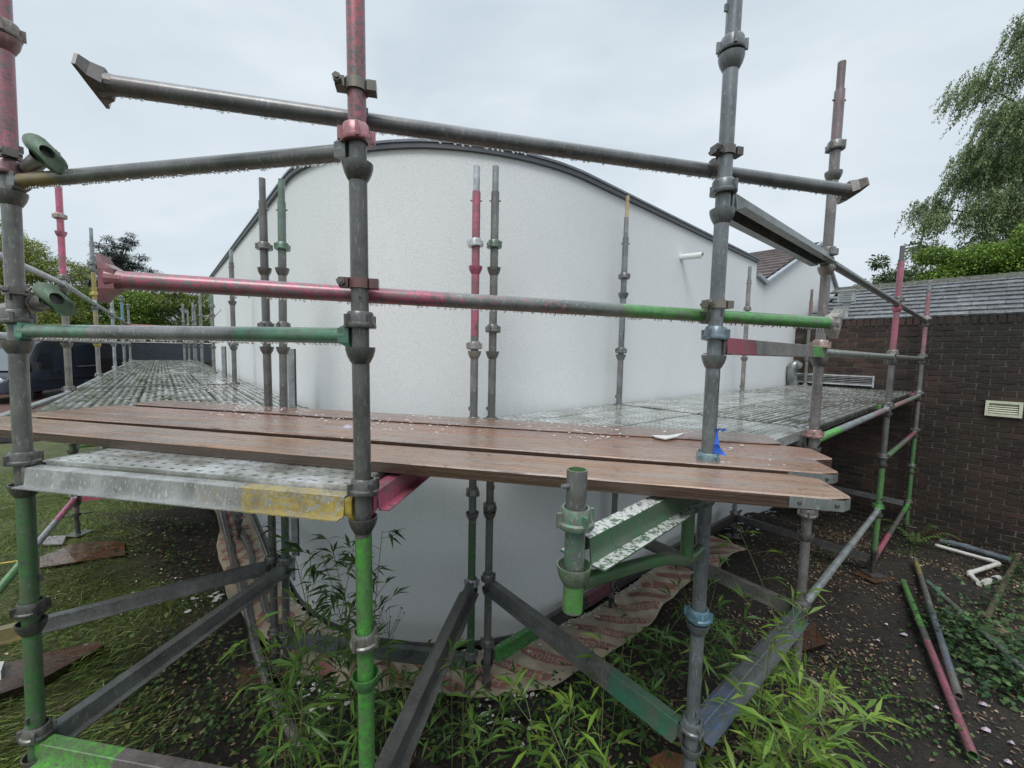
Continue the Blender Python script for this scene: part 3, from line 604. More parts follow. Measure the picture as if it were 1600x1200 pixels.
def ledger(a, b, k, label, bands=(), base=GALV, kind='tube', drop=0, za=0, zb=0, endcol=None, splash=0, n=16, grp=None):
    A = ppos(a, rim(k)+.034+za); B = ppos(b, rim(k)+.034+zb); d = (B-A).normalized(); A2 = A+d*.034; B2 = B-d*.034
    cat = {'tube': 'scaffold ledger', 'omega': 'scaffold transom'}[kind]
    t = thing('scaffold_ledger' if kind == 'tube' else 'scaffold_transom', label, cat, A2, grp); m = steel(tuple(bands), base, splash)
    if kind == 'tube': part('tube', MB().tube(A2, B2, .0228 if n > 12 else .0235, n), m, t)
    else:
        H, wt, wf, th = .058, .019, .060, .0035
        pr = [(-wf, 0), (-wt-.007, 0), (-wt, H), (wt, H), (wt+.007, 0), (wf, 0), (wf, th), (wt+.007+th, th), (wt+th*.8, H+th*.5), (wt, H+th), (-wt, H+th), (-wt-th*.8, H+th*.5), (-wt-.007-th, th), (-wf, th)]
        zl = Vector((0, 0, -.029)); part('channel', MB().extrude(pr, A2+zl+d*.012, B2+zl-d*.012), m, t, smooth=False)
    ec = endcol or (base, base)
    for c, ax, cc in ((A2, -d, ec[0]), (B2, d, ec[1])):
        mb = MB(); blade(mb, c+ax*.004, ax, h=.047); part('blade_end', mb, steel(base=tuple(q*.8 for q in cc)), t, smooth=False)
    if drop: part('water_drops', drops(A2+d*.02, B2-d*.02, .0228, drop, 80), M_DROP, t, 'stuff')
    return t
ledger('P1', 'P2', 1, 'upper guard rail between the two left foreground posts, yellow at its left end', [(.03, .20, (.30, .20, .04), .15)], base=(.15, .155, .15), drop=1)
ledger('P1', 'P2', 0, 'middle guard rail between the two left foreground posts, mint green at both ends', [(0, .30, (.16, .33, .22), .15), (.86, 1.3, (.10, .26, .16), .15)], base=(.20, .205, .21), drop=2, endcol=((.1, .3, .2), (.05, .18, .12)))
ledger('P3', 'P4', 1, 'large grey channel rail rising from the right foreground post', base=(.17, .19, .18), kind='omega')
ledger('P3', 'P4', 0, 'flat channel rail with red left end and green right end', [(0, .27, RED, .0), (1.03, 1.3, (.08, .38, .05), .0)], base=(.21, .20, .185), kind='omega')
ledger('P4', 'P5', 1, 'upper guard rail running back along the right walkway', base=(.16, .18, .17)); ledger('P5', 'P6', 1, 'last upper guard rail at the brick wall', base=(.14, .15, .14), n=12)
ledger('P4', 'P5', 0, 'pale middle guard rail along the right walkway', base=(.30, .33, .29)); ledger('P5', 'P6', 0, 'last middle guard rail at the brick wall', base=(.22, .23, .21), n=12)
ledger('P4', 'P5', -1, 'ledger under the right deck edge, bright green then pinkish grey', [(0, .55, (.13, .55, .10), .1), (1.7, 2.3, (.42, .22, .26), .4)], base=(.30, .34, .35), splash=.2)
ledger('P5', 'P6', -1, 'pinkish ledger under the far end of the right deck', [(.1, 1.2, PALEPINK, .4), (1.4, 2.1, (.12, .35, .1), .6)], base=(.28, .29, .27), n=12)
ledger('P5', 'P6', -2, 'short looking ledger below the right deck, red tipped against the brick wall', [(1.7, 2.6, (.45, .10, .14), .3), (.2, .9, (.1, .35, .1), .5)], base=(.22, .22, .19), n=12)
ledger('P4', 'P5', -3, 'long bare grey ledger sloping in view from the green foot post', base=(.27, .30, .30))
ledger('P5', 'P6', -4, 'low ledger with green upper end and pink near tip', [(1.95, 2.6, (.08, .5, .06), .05), (0, .85, PINK, .05)], base=(.13, .13, .12), n=12)
ledger('P1', 'P2', -1, 'steel channel transom at the front edge of the deck, yellow right end', [(.86, 1.3, YEL, .42), (.70, .86, YEL, .78)], base=(.33, .34, .33), kind='omega', endcol=(GALV, (.45, .33, .04)))
ledger('P2', 'P7', -1, 'pink channel transom under the timber boards', [(0, 1.3, (.66, .13, .22), .28)], kind='omega', endcol=(PINK, PINK))
ledger('P1', 'P13', -1, 'transom under the left end of the corner deck boards', kind='omega'); ledger('P13', 'P7', -1, 'transom along the wall under the corner deck', kind='omega')
ledger('P1', 'P2', -3, 'lowest front transom with bright green left end', [(0, .31, (.12, .43, .06), .36)], base=(.14, .125, .12), kind='omega', endcol=((.1, .4, .05), GALV))
ledger('P13', 'P1', -3, 'bare grey channel brace running down to the near left post', base=(.15, .165, .16), kind='omega'); ledger('P12', 'P0', -3, 'dark wet channel transom crossing behind the near left post', [(1.0, 1.2, (.25, .19, .04), .2)], base=(.10, .11, .11), kind='omega')
ledger('P7', 'P2', -3, 'steep dark channel transom from the wall pair to the green foot post', base=(.085, .09, .09), kind='omega'); ledger('P8', 'P3', -3, 'channel transom with green near end below the right foreground post', [(.92, 1.3, (.04, .17, .10), .15)], base=(.12, .135, .13), kind='omega')
ledger('P3', 'P4', -3, 'low channel transom flecked blue beside the bamboo', [(.0, .28, (.06, .13, .26), .52), (1.05, 1.3, (.05, .15, .09), .3)], base=(.12, .135, .14), kind='omega')
ledger('P9', 'P4', -3, 'dull channel transom crossing low under the right deck', base=(.13, .135, .125), kind='omega'); ledger('P9', 'P4', -1, 'transom carrying the joint of the right deck', base=(.16, .17, .16), kind='omega')
ledger('P8', 'P3', -1, 'transom at the inner end of the right deck', base=(.16, .17, .16), kind='omega'); ledger('P10', 'P5', -1, 'transom with green end under the second right bay', [(.95, 1.3, GREEN, .1)], kind='omega'); ledger('P11', 'P6', -1, 'transom with pink end at the far right of the deck', [(.9, 1.4, PINK, .2)], kind='omega')
ledger('P8', 'P9', -4, 'low channel along the wall foot, green left end and pink right end', [(0, .42, (.05, .33, .05), .3), (.95, 1.25, (.30, .05, .10), .45)], base=(.04, .042, .04), kind='omega', splash=.25)
ledger('P13', 'P7', -4, 'low bluish channel along the foot of the rounded corner', base=(.09, .11, .115), kind='omega', splash=.05)
ledger('P9', 'P10', -4, 'black channel along the foot of the right wall', base=(.035, .037, .036), kind='omega', splash=.1); ledger('P10', 'P5', -4, 'low dark transom to the green foot post', base=(.07, .072, .07), kind='omega'); ledger('P11', 'P6', -4, 'low grey transom against the brick wall', base=(.12, .125, .13), kind='omega')
ledger('P3', 'P8', -2, 'hidden lower transom beneath the corner boards', base=(.1, .1, .1), kind='omega') if False else None
lw = [('P0', 'P15', 'first'), ('P15', 'P16', 'second'), ('P16', 'P17', 'third'), ('P17', 'P18', 'fourth'), ('P18', 'P19', 'fifth')]
for i, (a, b, o_) in enumerate(lw):
    bs = (.36, .38, .39)
    ledger(a, b, 1, f'upper guard rail, {o_} bay along the outer side of the left walkway', [(1.6, 2.6, (.15, .4, .55), .2)] if i == 3 else ([(0, 2.6, (.5, .12, .18), .3)] if i == 4 else ()), base=bs, n=16 if i < 2 else 10)
    ledger(a, b, 0, f'middle guard rail, {o_} bay along the outer side of the left walkway', [(0, .6, (.16, .38, .26), .2)] if i in (0, 2) else (), base=bs, n=16 if i < 2 else 10)
    ledger(a, b, -1, f'ledger under the deck edge, {o_} bay of the left walkway', base=(.30, .32, .33), n=16 if i < 2 else 10)
ledger('P19', 'P23', 1, 'end guard rail across the far left walkway, pink, grey and green', [(0, .45, (.55, .1, .18), .1), (.95, 1.3, GREEN, .05)], base=(.32, .32, .28), n=10)
for a, b, o_ in (('P0', 'P12', 'near end'), ('P15', 'P14', 'second bay'), ('P16', 'P20', 'third bay'), ('P17', 'P21', 'fourth bay'), ('P18', 'P22', 'fifth bay'), ('P19', 'P23', 'far end')):
    ledger(a, b, -1, f'transom under the left walkway at its {o_}', [(.9, 1.3, (.62, .13, .22), .2)] if o_ == 'second bay' else (), kind='omega')
ledger('P0', 'P15', -3, 'ledger sloping behind the near left post, green below and pink above', [(1.7, 2.6, (.62, .15, .28), .1), (.4, 1.0, (.12, .42, .12), .2)], base=(.34, .36, .38))
ledger('P15', 'P14', -3, 'low pink transom beneath the left walkway', [(0, 1.3, (.5, .08, .14), .2)], kind='omega'); ledger('P15', 'P14', -2, 'green tube below the left deck', [(0, 1.3, GREEN, .1)])
ledger('P12', 'P14', -3, 'dark low ledger beside the left wall', base=(.08, .08, .08))
# loose rails coupled to the posts
def coupler(name, post, z, tubedir, label, base=(.13, .12, .09), front=True, boltside=-1):
    c = ppos(post, z); t = thing(name, label, 'coupler', c); d = Vector(tubedir).normalized(); Z = Vector((0, 0, 1)); F = d.cross(Z); F = F if F.y < 0 else -F
    mb = MB(); mb.lathe(c-Z*.014, [(.0255, 0), (.031, 0), (.031, .028), (.0255, .028), (.0255, 0)], 18); part('clamp_band', mb, steel(base=base), t)
    for s_ in (-1, 1):
        mb = MB(); q = c+d*s_*.040+F*.004; mb.box(q, (.024, .036, .026), (d, F, Z)); part('lug', mb, steel(base=tuple(x*.8 for x in base)), t, smooth=False)
    q = c+d*boltside*.045+F*.012; mb = MB(); mb.tube(q-F*.035, q+F*.03, .0062, 8); mb.lathe(q+F*.012, [(.0, 0), (.0115, 0), (.0115, .013), (0, .013)], 6, F); part('bolt', mb, M_CAST, t, smooth=False)
    mb = MB(); q2 = c-F*.047-Z*.035
    mb.tube(q2-d*.016, q2+d*.016, .031, 18); part('rail_clamp', mb, steel(base=base), t)
    return t
def loose_rail(label, A, B, bands, base, ends_up, endcol, drop):
    A, B = Vector(A), Vector(B); d = (B-A).normalized(); t = thing('guard_tube', label, 'scaffold tube', A)
    part('tube', MB().tube(A, B, .0235, 20), steel(tuple(bands), base), t)
    for c, ax, cc, up in ((A, -d, endcol[0], ends_up[0]), (B, d, endcol[1], ends_up[1])):
        mb = MB(); blade(mb, c+ax*.012, ax, up=up, h=.060, w_=.021); mb.lathe(c-ax*.03, [(.0236, 0), (.026, .012), (.030, .034)], 16, ax); part('blade_end', mb, steel(base=cc), t, smooth=False)
    if drop: part('water_drops', drops(A+d*.03, B-d*.03, .0235, drop, 70), M_DROP, t, 'stuff')
    return t
LD = Vector((1.15, .27, 0)).normalized()
def on_line(px, py, off):   # point of the vertical plane behind posts 2 and 3
    a = Vector((-.445, 1.235)); b = Vector((.73, 1.522)); r = ray(px, py); n_ = Vector((b.y-a.y, -(b.x-a.x))); return r*(a.dot(n_)/(r.x*n_.x+r.y*n_.y))
A1, A2 = on_line(160, 131, 0), on_line(1325, 298, 0); B1, B2 = on_line(176, 437, 0), on_line(1300, 505, 0)
loose_rail('uppermost long dark grey guard tube crossing three posts', A1, A2, [(0, .15, (.22, .13, .14), .6)], (.125, .13, .13), (Vector((-.1, -1, .35)), Vector((.1, -1, .3))), ((.10, .085, .08), (.14, .12, .11)), 11)
loose_rail('long guard tube painted pink at left and green at right', B1, B2, [(0, .86, (.48, .09, .16), .42), (.86, 1.25, (.42, .12, .18), .70), (1.46, 2.6, (.08, .36, .06), .36)], (.14, .17, .155), (Vector((0, 0, 1)), Vector((0, -.1, 1))), ((.22, .07, .08), (.34, .33, .29)), 12)
coupler('tube_coupler', 'P2', .705, LD, 'rusty coupler clamping the uppermost tube to the middle post', (.17, .155, .12)); coupler('tube_coupler', 'P2', .185, LD, 'small rusty coupler where the pink tube meets the middle post', (.15, .06, .05))
coupler('tube_coupler', 'P3', .70, LD, 'coupler clamping the uppermost tube to the bluish post', (.10, .085, .08)); coupler('tube_coupler', 'P3', .185, LD, 'brown coupler clamping the green tube to the bluish post', (.19, .165, .13))
for (px, py, sgn, lb) in ((72, 240, 1, 'upper'), (87, 468, 0, 'lower')):
    E_ = at_y(px, py, 1.33); D_ = Vector((.85, -.52, 0)).normalized(); S_ = E_-D_*1.15
    t = thing('guard_tube', f'short looking tube with green forged end pointing at the viewer, {lb} of the pair', 'scaffold tube', E_)
    part('tube', MB().tube(S_, E_-D_*.02, .0235, 16), steel(base=(.15, .14, .13)), t)
    mb = MB(); U_ = Vector((-.72, -.2, .62)); D2 = Vector((.80, -.50, .12)).normalized(); U_ = (U_-D2*U_.dot(D2)).normalized(); Sx = D2.cross(U_)
    n_ = 20; o1 = []; i1 = []; o0 = []; i0 = []
    for i in range(n_):
        a = 2*math.pi*i/n_; ca, sa = math.cos(a), math.sin(a)
        ex = .060*abs(sa)**.5*(1 if sa > 0 else -1); wd = .0255*abs(ca)**.35*(1 if ca > 0 else -1)*(1-.5*abs(sa)**2.5)
        o1.append(E_+U_*ex+Sx*wd+D2*(.012-.014*abs(sa)**2)); o0.append(E_+U_*ex+Sx*wd-D2*(.012+.004*abs(sa))); i1.append(E_+U_*(.0195*sa)+Sx*(.0155*ca)+D2*.016); i0.append(E_+U_*(.0195*sa)+Sx*(.0155*ca)-D2*.03)
    vs = o1+o0+i1+i0; fs = []
    for i in range(n_):
        j = (i+1) % n_; fs += [(i, j, 2*n_+j, 2*n_+i), (n_+i, i, n_*2+i, n_+i) if 0 else (i, n_+i, n_+j, j), (2*n_+i, 2*n_+j, 3*n_+j, 3*n_+i)]
    mb.add(vs, fs); mb.lathe(E_-D2*.05, [(.024, 0), (.030, .02), (.036, .042)], 14, D2)
    part('forged_end', mb, steel(base=(.075, .14, .075)), t); mb = MB(); mb.add(i0, [tuple(range(n_))]); mb.add([v+D2*.001 for v in i0], [tuple(range(n_))]); part('bore', mb, M_BLACK, t)
    coupler('tube_coupler', 'P1', E_.z+.035, Vector((.85, -.52, 0)), f'{lb} coupler on the near left post holding the forged tube end', (.15, .14, .115), boltside=1)
# ---------------------------------------------------------------- green hop-up bracket
BX = Vector((.155, .93, 0)); t = thing('hop_up_bracket', 'green painted bracket hung on the bluish post, splashed with plaster', 'scaffold bracket', (.155, .93, -.5))
GB = steel(((-5, 5, (.06, .19, .09), .40),), (.10, .11, .10), .06)
part('stub_tube', MB().tube(BX+Vector((0, 0, -.605)), BX+Vector((0, 0, -.265)), R_T, 20, hollow=.004), steel(((0, .10, (.10, .33, .06), .25), (.10, .245, (.08, .20, .12), .52)), (.17, .18, .17)), t)
mb = MB(); mb.lathe(BX+Vector((0, 0, -.495)), CUP, 20); part('bottom_cup', mb, steel(((-5, 5, (.11, .25, .10), .5),), (.20, .20, .17)), t)
mb = MB(); topcup(mb, BX+Vector((0, 0, -.40)), .4); part('top_cup', mb, steel(((-5, 5, (.10, .26, .15), .50),), (.22, .22, .19)), t)
mb = MB(); mb.tube(BX+Vector((-.036, -.02, -.30)), BX+Vector((.0, 0, -.303)), .006, 8); part('pin', mb, M_GALV, t)
PE = ppos('P3', 0); PE = Vector((PE.x, PE.y, 0)); dB = (PE-BX).normalized()
H, wt, wf, th = .062, .019, .066, .004
pr = [(-wf, 0), (-wt-.007, 0), (-wt, H), (wt, H), (wt+.007, 0), (wf, 0), (wf, th), (wt+.007+th, th), (wt+th*.8, H+th*.5), (wt, H+th), (-wt, H+th), (-wt-th*.8, H+th*.5), (-wt-.007-th, th), (-wf, th)]
part('channel', MB().extrude(pr, BX+dB*.028+Vector((0, 0, -.495)), PE-dB*.03+Vector((0, 0, -.485)), seg=8), steel(((-5, 5, (.045, .14, .06), .3),), (.13, .14, .12), .62), t, smooth=False)
sA, sB = BX+dB*.02+Vector((0, 0, -.545)), PE-dB*.02+Vector((0, 0, -.70))
path = smoothp([sA, BX+dB*.12+Vector((0, 0, -.565)), BX+dB*.45+Vector((0, 0, -.635)), PE-dB*.14+Vector((0, 0, -.70)), sB], 5); part('strut', path_tube(MB(), path, .019, 14), steel(((-5, 5, (.05, .15, .05), .12),), (.1, .1, .1)), t)
q = PE-dB*.14; part('upright', MB().tube(q+Vector((0, 0, -.69)), q+Vector((0, 0, -.49)), .021, 14), steel(((-5, 5, (.05, .16, .05), .12),), (.3, .08, .09)), t)
# ---------------------------------------------------------------- steel deck boards
DZ = -.415
BWD = .228
def ribbed(L):
    mb = MB(); pr = [(-BWD/2, -.04), (-BWD/2, 0)]; n_ = 5
    for i in range(n_):
        x = -BWD/2+.0115+i*.045; pr += [(x, 0), (x+.003, .006), (x+.020, .006), (x+.023, 0)]
    pr += [(BWD/2, 0), (BWD/2, -.04)]
    vs, uv = [], []
    for k in range(2):
        for a, b in pr: vs.append((k*L, a, b-.006)); uv.append((k*L, a+BWD/2))
    n2_ = len(pr); fs = [(i+1, i, i+n2_, i+n2_+1) for i in range(n2_-1)]; mb.add(vs, fs, uv)
    for k in (0, L): mb.box((k, 0, -.03), (.006, BWD, .05))
    return mb.mesh('steel_board', M_DECK_R, False)
def perforated(L):
    mb = MB(); nx_ = int(L/.052); ny_ = 5; px_ = L/nx_; py_ = BWD/ny_; hw, hh, dz = .009, .0055, .008
    for i in range(nx_):
        for j in range(ny_):
            cx, cy = (i+.5)*px_+(px_*.0), -BWD/2+(j+.5)*py_; ox = px_*.22*(1 if j % 2 else -1); hx_, hy_ = px_/2, py_/2
            o = [(cx-hx_, cy-hy_, 0), (cx+hx_, cy-hy_, 0), (cx+hx_, cy+hy_, 0), (cx-hx_, cy+hy_, 0)]
            q = [(cx+ox-hw, cy-hh, .0), (cx+ox+hw, cy-hh, .0), (cx+ox+hw, cy+hh, .0), (cx+ox-hw, cy+hh, .0)]
            e = [(a, b, -dz) for a, b, _ in q]
            mb.add(o+q+e, [(0, 1, 5, 4), (1, 2, 6, 5), (2, 3, 7, 6), (3, 0, 4, 7)]+[(4, 5, 9, 8), (5, 6, 10, 9), (6, 7, 11, 10), (7, 4, 8, 11)])
            mb.add(e, [(0, 1, 2, 3)], m=1)
    for s_ in (-1, 1): mb.box((L/2, s_*(BWD/2), -.025), (L, .004, .05))
    for k in (0, L): mb.box((k, 0, -.027), (.006, BWD, .05))
    return mb.mesh('steel_board', [M_DECK_P, M_BLACK], False)
ME = {}
def deck_board(P0, ddir, kind, L, label, grp, dz=0, rz=0):
    k = (kind, round(L, 2))
    if k not in ME: ME[k] = (ribbed if kind == 'r' else perforated)(L)
    o = link('steel_board', ME[k]); o.location = P0+Vector((0, 0, DZ+dz)); o.rotation_euler = (0, 0, math.atan2(ddir.y, ddir.x)+rz)
    o['label'] = label; o['category'] = 'deck board'; o['group'] = grp
ORD = ['first', 'second', 'third', 'fourth', 'fifth', 'sixth', 'seventh']
rr = random.Random(3)
for b_, (l0, l1) in enumerate(((3.10, 5.50), (5.53, 7.92), (7.97, 10.37), (10.42, 12.86), (12.9, 15.4))):
    for i in range(6):
        dr = -.66+.05+.115+i*.232; kd = 'p' if (b_, i) in ((1, 4), (2, 3), (3, 4)) else 'r'
        deck_board(W(dr, l0+.01), DL, kd, l1-l0-.02, f'{"perforated" if kd=="p" else "ribbed"} steel board, {ORD[i]} from the outer edge, {ORD[b_]} bay of left walkway', 'steel boards of the left walkway', rr.uniform(-.003, .003), rr.uniform(-.002, .002))
for b_, (l0, l1) in enumerate(((1.60, 2.93), (2.96, 5.38), (5.42, 7.86))):
    for i in range(6):
        dl = .66+.03+.115+i*.232; kd = 'r' if (b_ == 1 and i < 3) or (b_ == 2) else 'p'
        st = l0 if (b_ or i) else l0+.3
        deck_board(W(st+.01, dl), DR, kd, l1-st-.02, f'{"perforated" if kd=="p" else "ribbed"} steel board, {ORD[i]} from the outer edge, {ORD[b_]} bay of right walkway', 'steel boards of the right walkway', rr.uniform(-.003, .003), rr.uniform(-.002, .002))
p1, p2 = ppos('P1', -.45), ppos('P2', -.45); dd = (p2-p1).normalized(); nn = Vector((-dd.y, dd.x, 0)); 
for i in range(5):
    q = p1+dd*.055+nn*(.115+.03+.232*i); q.z = 0
    deck_board(q, dd, 'p', 1.19, f'perforated steel board of the corner bay, {ORD[i]} from the front transom', 'steel boards of the corner bay', 0, 0)
# ---------------------------------------------------------------- timber scaffold boards
def timber(P, Q, zt, label, seed, tint, band=True, wd=.225, clip=True):
    """P, Q: left and right end of the near long edge"""
    P, Q = Vector((*P, 0)), Vector((*Q, 0)); d = (Q-P).normalized(); S = Vector((-d.y, d.x, 0)); L = (Q-P).length; th_ = .038
    t = thing('timber_board', label, 'scaffold board', (*P.xy, zt-th_), 'timber boards laid over the corner')
    rg = random.Random(seed); mb = MB(); nseg = 60; vs = []; uv = []
    bow = rg.uniform(-.004, .004)
    for k in range(nseg+1):
        x = L*k/nseg; j1, j2 = rg.uniform(-.0016, .0016), rg.uniform(-.0016, .0016); e0 = e1 = 0
        if clip:
            c_ = .028; e1 = max(0, c_-(L-x)) ; e0 = max(0, c_-x); e1 = e0 = max(e0, e1)
        zz = bow*math.sin(math.pi*k/nseg)
        for (v, z) in ((0+e0+j1, -th_), (-.000+e0+j1, -.004), (.005+e0+j1+rg.uniform(-.002, .001), 0), (wd-.005-e1+j2, 0), (wd-e1+j2, -.004), (wd-e1+j2, -th_)):
            vs.append(P+d*x+S*v+Vector((0, 0, zt+z+zz))); uv.append((x, v+z*.9))
    fs = [(k*6+i, (k+1)*6+i, (k+1)*6+(i+1) % 6, k*6+(i+1) % 6) for k in range(nseg) for i in range(6)]+[tuple(range(6)), tuple(reversed(range(nseg*6, nseg*6+6)))]
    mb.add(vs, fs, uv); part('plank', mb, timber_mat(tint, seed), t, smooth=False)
    if band:
        for xe, s_ in ((L, -1), (0, 1)):
            mb = MB(); o_ = .0015; c_ = .028
            ring = [(xe+s_*.16, -o_), (xe+s_*c_, -o_), (xe-s_*o_, c_), (xe-s_*o_, wd-c_), (xe+s_*c_, wd+o_), (xe+s_*.16, wd+o_)]
            vs = [P+d*a+S*b+Vector((0, 0, zt+z)) for a, b in ring for z in (-.035, -.004)]; 
            mb.add(vs, [(2*i, 2*i+2, 2*i+3, 2*i+1) for i in range(5)]); part('end_band', mb, steel(base=(.19, .215, .205)), t, smooth=False)
            for xn in (.045, .135):
                mb = MB(); c = P+d*(xe+s_*xn)-S*.003+Vector((0, 0, zt-.019)); mb.lathe(c, [(0, .004), (.005, .003), (.006, 0)], 8, -S); part('nail', mb, M_DARKSTEEL, t)
    return t
TZ = -.372
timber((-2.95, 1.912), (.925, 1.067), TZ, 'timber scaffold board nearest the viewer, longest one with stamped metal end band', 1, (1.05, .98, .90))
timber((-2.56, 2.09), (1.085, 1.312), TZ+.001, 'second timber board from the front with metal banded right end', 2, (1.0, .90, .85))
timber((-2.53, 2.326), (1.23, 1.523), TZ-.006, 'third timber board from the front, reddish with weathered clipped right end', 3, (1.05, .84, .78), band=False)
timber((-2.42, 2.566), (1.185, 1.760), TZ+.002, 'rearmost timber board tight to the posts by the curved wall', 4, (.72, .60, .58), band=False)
def flecks(n_, fn, zoff, seed, smin=.003, smax=.013):
    rg = random.Random(seed); mb = MB()
    for _ in range(n_):
        c = fn(rg)
        if c is None: continue
        r = rg.uniform(smin, smax)*rg.choice((.5, .7, 1, 1)); el = rg.uniform(.35, 1); an = rg.uniform(0, 6.28); k = rg.choice((5, 6, 7)); h = r*.12+.0006
        ring = []
        for i in range(k):
            a = 2*math.pi*i/k; q = r*rg.uniform(.6, 1.2); x, y = q*math.cos(a), q*el*math.sin(a); ring.append(Vector((c.x+x*math.cos(an)-y*math.sin(an), c.y+x*math.sin(an)+y*math.cos(an), c.z+zoff)))
        top = Vector((c.x, c.y, c.z+zoff+h)); mb.add(ring+[top], [(i, (i+1) % k, k) for i in range(k)])
    return mb
def clump(rg, base_, spread):
    return base_+Vector((rg.gauss(0, spread), rg.gauss(0, spread), 0))
cl = [W(rr.uniform(1.7, 7.6), rr.uniform(.9, 1.98)) for _ in range(26)]+[W(rr.uniform(2, 7.6), 1.95) for _ in range(24)]
def f1(rg):
    q = clump(rg, rg.choice(cl), .10); a, b = q.dot(DR), q.dot(DL)
    if not (1.75 < a < 7.8 and .72 < b < 2.02): return None
    q.z = DZ+.001; return q
M_PL = plain('dried_plaster', (.66, .65, .62), .7, 0, .1)
single('plaster_crumbs', flecks(1000, f1, 0, 1), M_PL, 'white plaster crumbs scattered over the right deck', 'debris', kind='stuff')
cl2 = [W(rr.uniform(.1, .75), rr.uniform(3.4, 8)) for _ in range(22)]+[W(rr.uniform(-.5, .6), rr.uniform(3.4, 9)) for _ in range(10)]
def f2(rg):
    q = clump(rg, rg.choice(cl2), .12); a, b = q.dot(DR), q.dot(DL)
    if not (-.55 < a < .74 and 3.2 < b < 12): return None
    q.z = DZ+.001; return q
single('plaster_crumbs', flecks(900, f2, 0, 2, .004, .016), M_PL, 'white plaster crumbs scattered over the left deck', 'debris', kind='stuff')
cl3 = [(rr.uniform(-1.8, 1.0), rr.uniform(0, 1)) for _ in range(26)]
def f3(rg):
    x, v = rg.choice(cl3); x += rg.gauss(0, .12); v = min(max(v+rg.gauss(0, .2), 0), 1); 
    y = 2.43-.215*(x+1)-(v**1.4)*.62
    if x > 1.05: return None
    return Vector((x, y, TZ+.0016))
single('plaster_crumbs', flecks(430, f3, 0, 3, .0015, .013), M_PL, 'white plaster crumbs scattered over the timber boards', 'debris', kind='stuff')
def scrap(name, pts, z, mat, label, cat, lift=.004):
    mb = MB(); P_ = [at_z(x, y, z) for x, y in pts]; n_ = len(P_); c = sum(P_, Vector())/n_
    vs = P_+[p+Vector((0, 0, lift*(1+.6*(i % 2)))) for i, p in enumerate(P_)]+[c+Vector((0, 0, lift*1.8))]
    mb.add(vs, [(i, (i+1) % n_, n_+(i+1) % n_, n_+i) for i in range(n_)]+[(n_+i, n_+(i+1) % n_, 2*n_) for i in range(n_)]); return single(name, mb, mat, label, cat, smooth=False)
scrap('paper_scrap', [(1018, 681), (1045, 684), (1070, 677), (1058, 684), (1040, 687), (1024, 684)], TZ, M_PL, 'torn white scrap lying on the timber boards left of the bluish post', 'scrap')
scrap('dry_leaf', [(534, 668), (543, 665), (552, 667), (550, 670), (538, 671)], TZ, plain('lilac_petal', (.42, .36, .46), .6), 'pale lilac petal on the timber board left of the middle post', 'petal')
q = ppos('P3', -.30)
def rag():
    mb = MB(); C_ = q; T_ = Vector((.95, -.3, 0)); 
    prof = [[(.012, .055), (.036, .062)], [(.010, .035), (.026, .045)], [(.012, .005), (.027, .012)], [(.010, -.015), (.028, -.012)], [(.008, -.045), (.040, -.028)], [(.020, -.058), (.062, -.060)]]
    vs = []
    for k, (a, b) in enumerate(prof):
        for (x, z) in (a, ((a[0]+b[0])/2, (a[1]+b[1])/2+.003), b):
            vs.append(C_+T_*(x*.85)+Vector((0, 0, z*.8))+Vector((0, -.018-.006*math.sin(k*2+x*90), 0)))
    fs = [(k*3+i, k*3+i+1, k*3+i+4, k*3+i+3) for k in range(5) for i in range(2)]
    vs += [v+Vector((.001, .003, 0)) for v in vs]; n_ = 18; fs += [tuple(i+n_ for i in reversed(f_)) for f_ in fs]
    mb.add(vs, fs); mb.add([C_+T_*.028+Vector((0, -.018, .047)), C_+T_*.050+Vector((0, -.02, .050)), C_+T_*.042+Vector((0, -.016, .040)), C_+T_*.029+Vector((0, -.02, .038))], [(0, 1, 2, 3)])
    return mb
single('blue_rag', rag(), plain('blue_plastic', (.03, .12, .55), .4, 0, .35, 30), 'torn scrap of bright blue tape stuck to the bluish post', 'tape')
# ---------------------------------------------------------------- foot of the wall: printed sheet, hoses, scraps
SHW = .50
def sheet_pt(s, w_):
    """s along the wall foot in metres from the far left, w_ outwards"""
    i = 0; acc = 0; P_ = SHC
    j = min(max(int(np.searchsorted(SHS, s))-1, 0), len(SHS)-2); t = (s-SHS[j])/(SHS[j+1]-SHS[j])
    c = P_[j].lerp(P_[j+1], t); nrm = SHN[j].lerp(SHN[j+1], t); p = c+nrm*w_
    p.z = gnd(p.x, p.y)+.034+.014*math.sin(s*4.1+w_*5)+.008*math.sin(s*9.7-w_*7)+.016*noise.noise(Vector((s*6, w_*6, 0)))+.006*noise.noise(Vector((s*19, w_*15, 3))); return p
sel = [i for i in range(len(BC)) if (BC[i][1] < 8.2 and BC[i][0] < 5.2)]
SHC = [wp(i, .03, 0) for i in sel]; SHN = [(wp(i, 1, 0)-wp(i, 0, 0)).normalized() for i in sel]; SHS = [0]
for a, b in zip(SHC, SHC[1:]): SHS.append(SHS[-1]+(b-a).length)
SL = SHS[-1]
def sheet_w(s): return .40+.04*math.sin(s*2.1+.5)+.02*math.sin(s*5.3)+.006*math.sin(s*13)
ST = thing('printed_underlay_sheet', 'beige underlay sheet printed with maroon logos laid along the foot of the wall', 'sheet')
mb = MB(); vs, uv = [], []; nS, nW = 150, 12
for a in range(nS+1):
    s = SL*a/nS
    for b in range(nW+1): w_ = sheet_w(s)*b/nW; vs.append(sheet_pt(s, w_)-(Vector((0, 0, .0)) )); uv.append((s, w_))
fs = [(a*(nW+1)+b, a*(nW+1)+b+1, (a+1)*(nW+1)+b+1, (a+1)*(nW+1)+b) for a in range(nS) for b in range(nW)]
mb.add(vs, fs, uv)
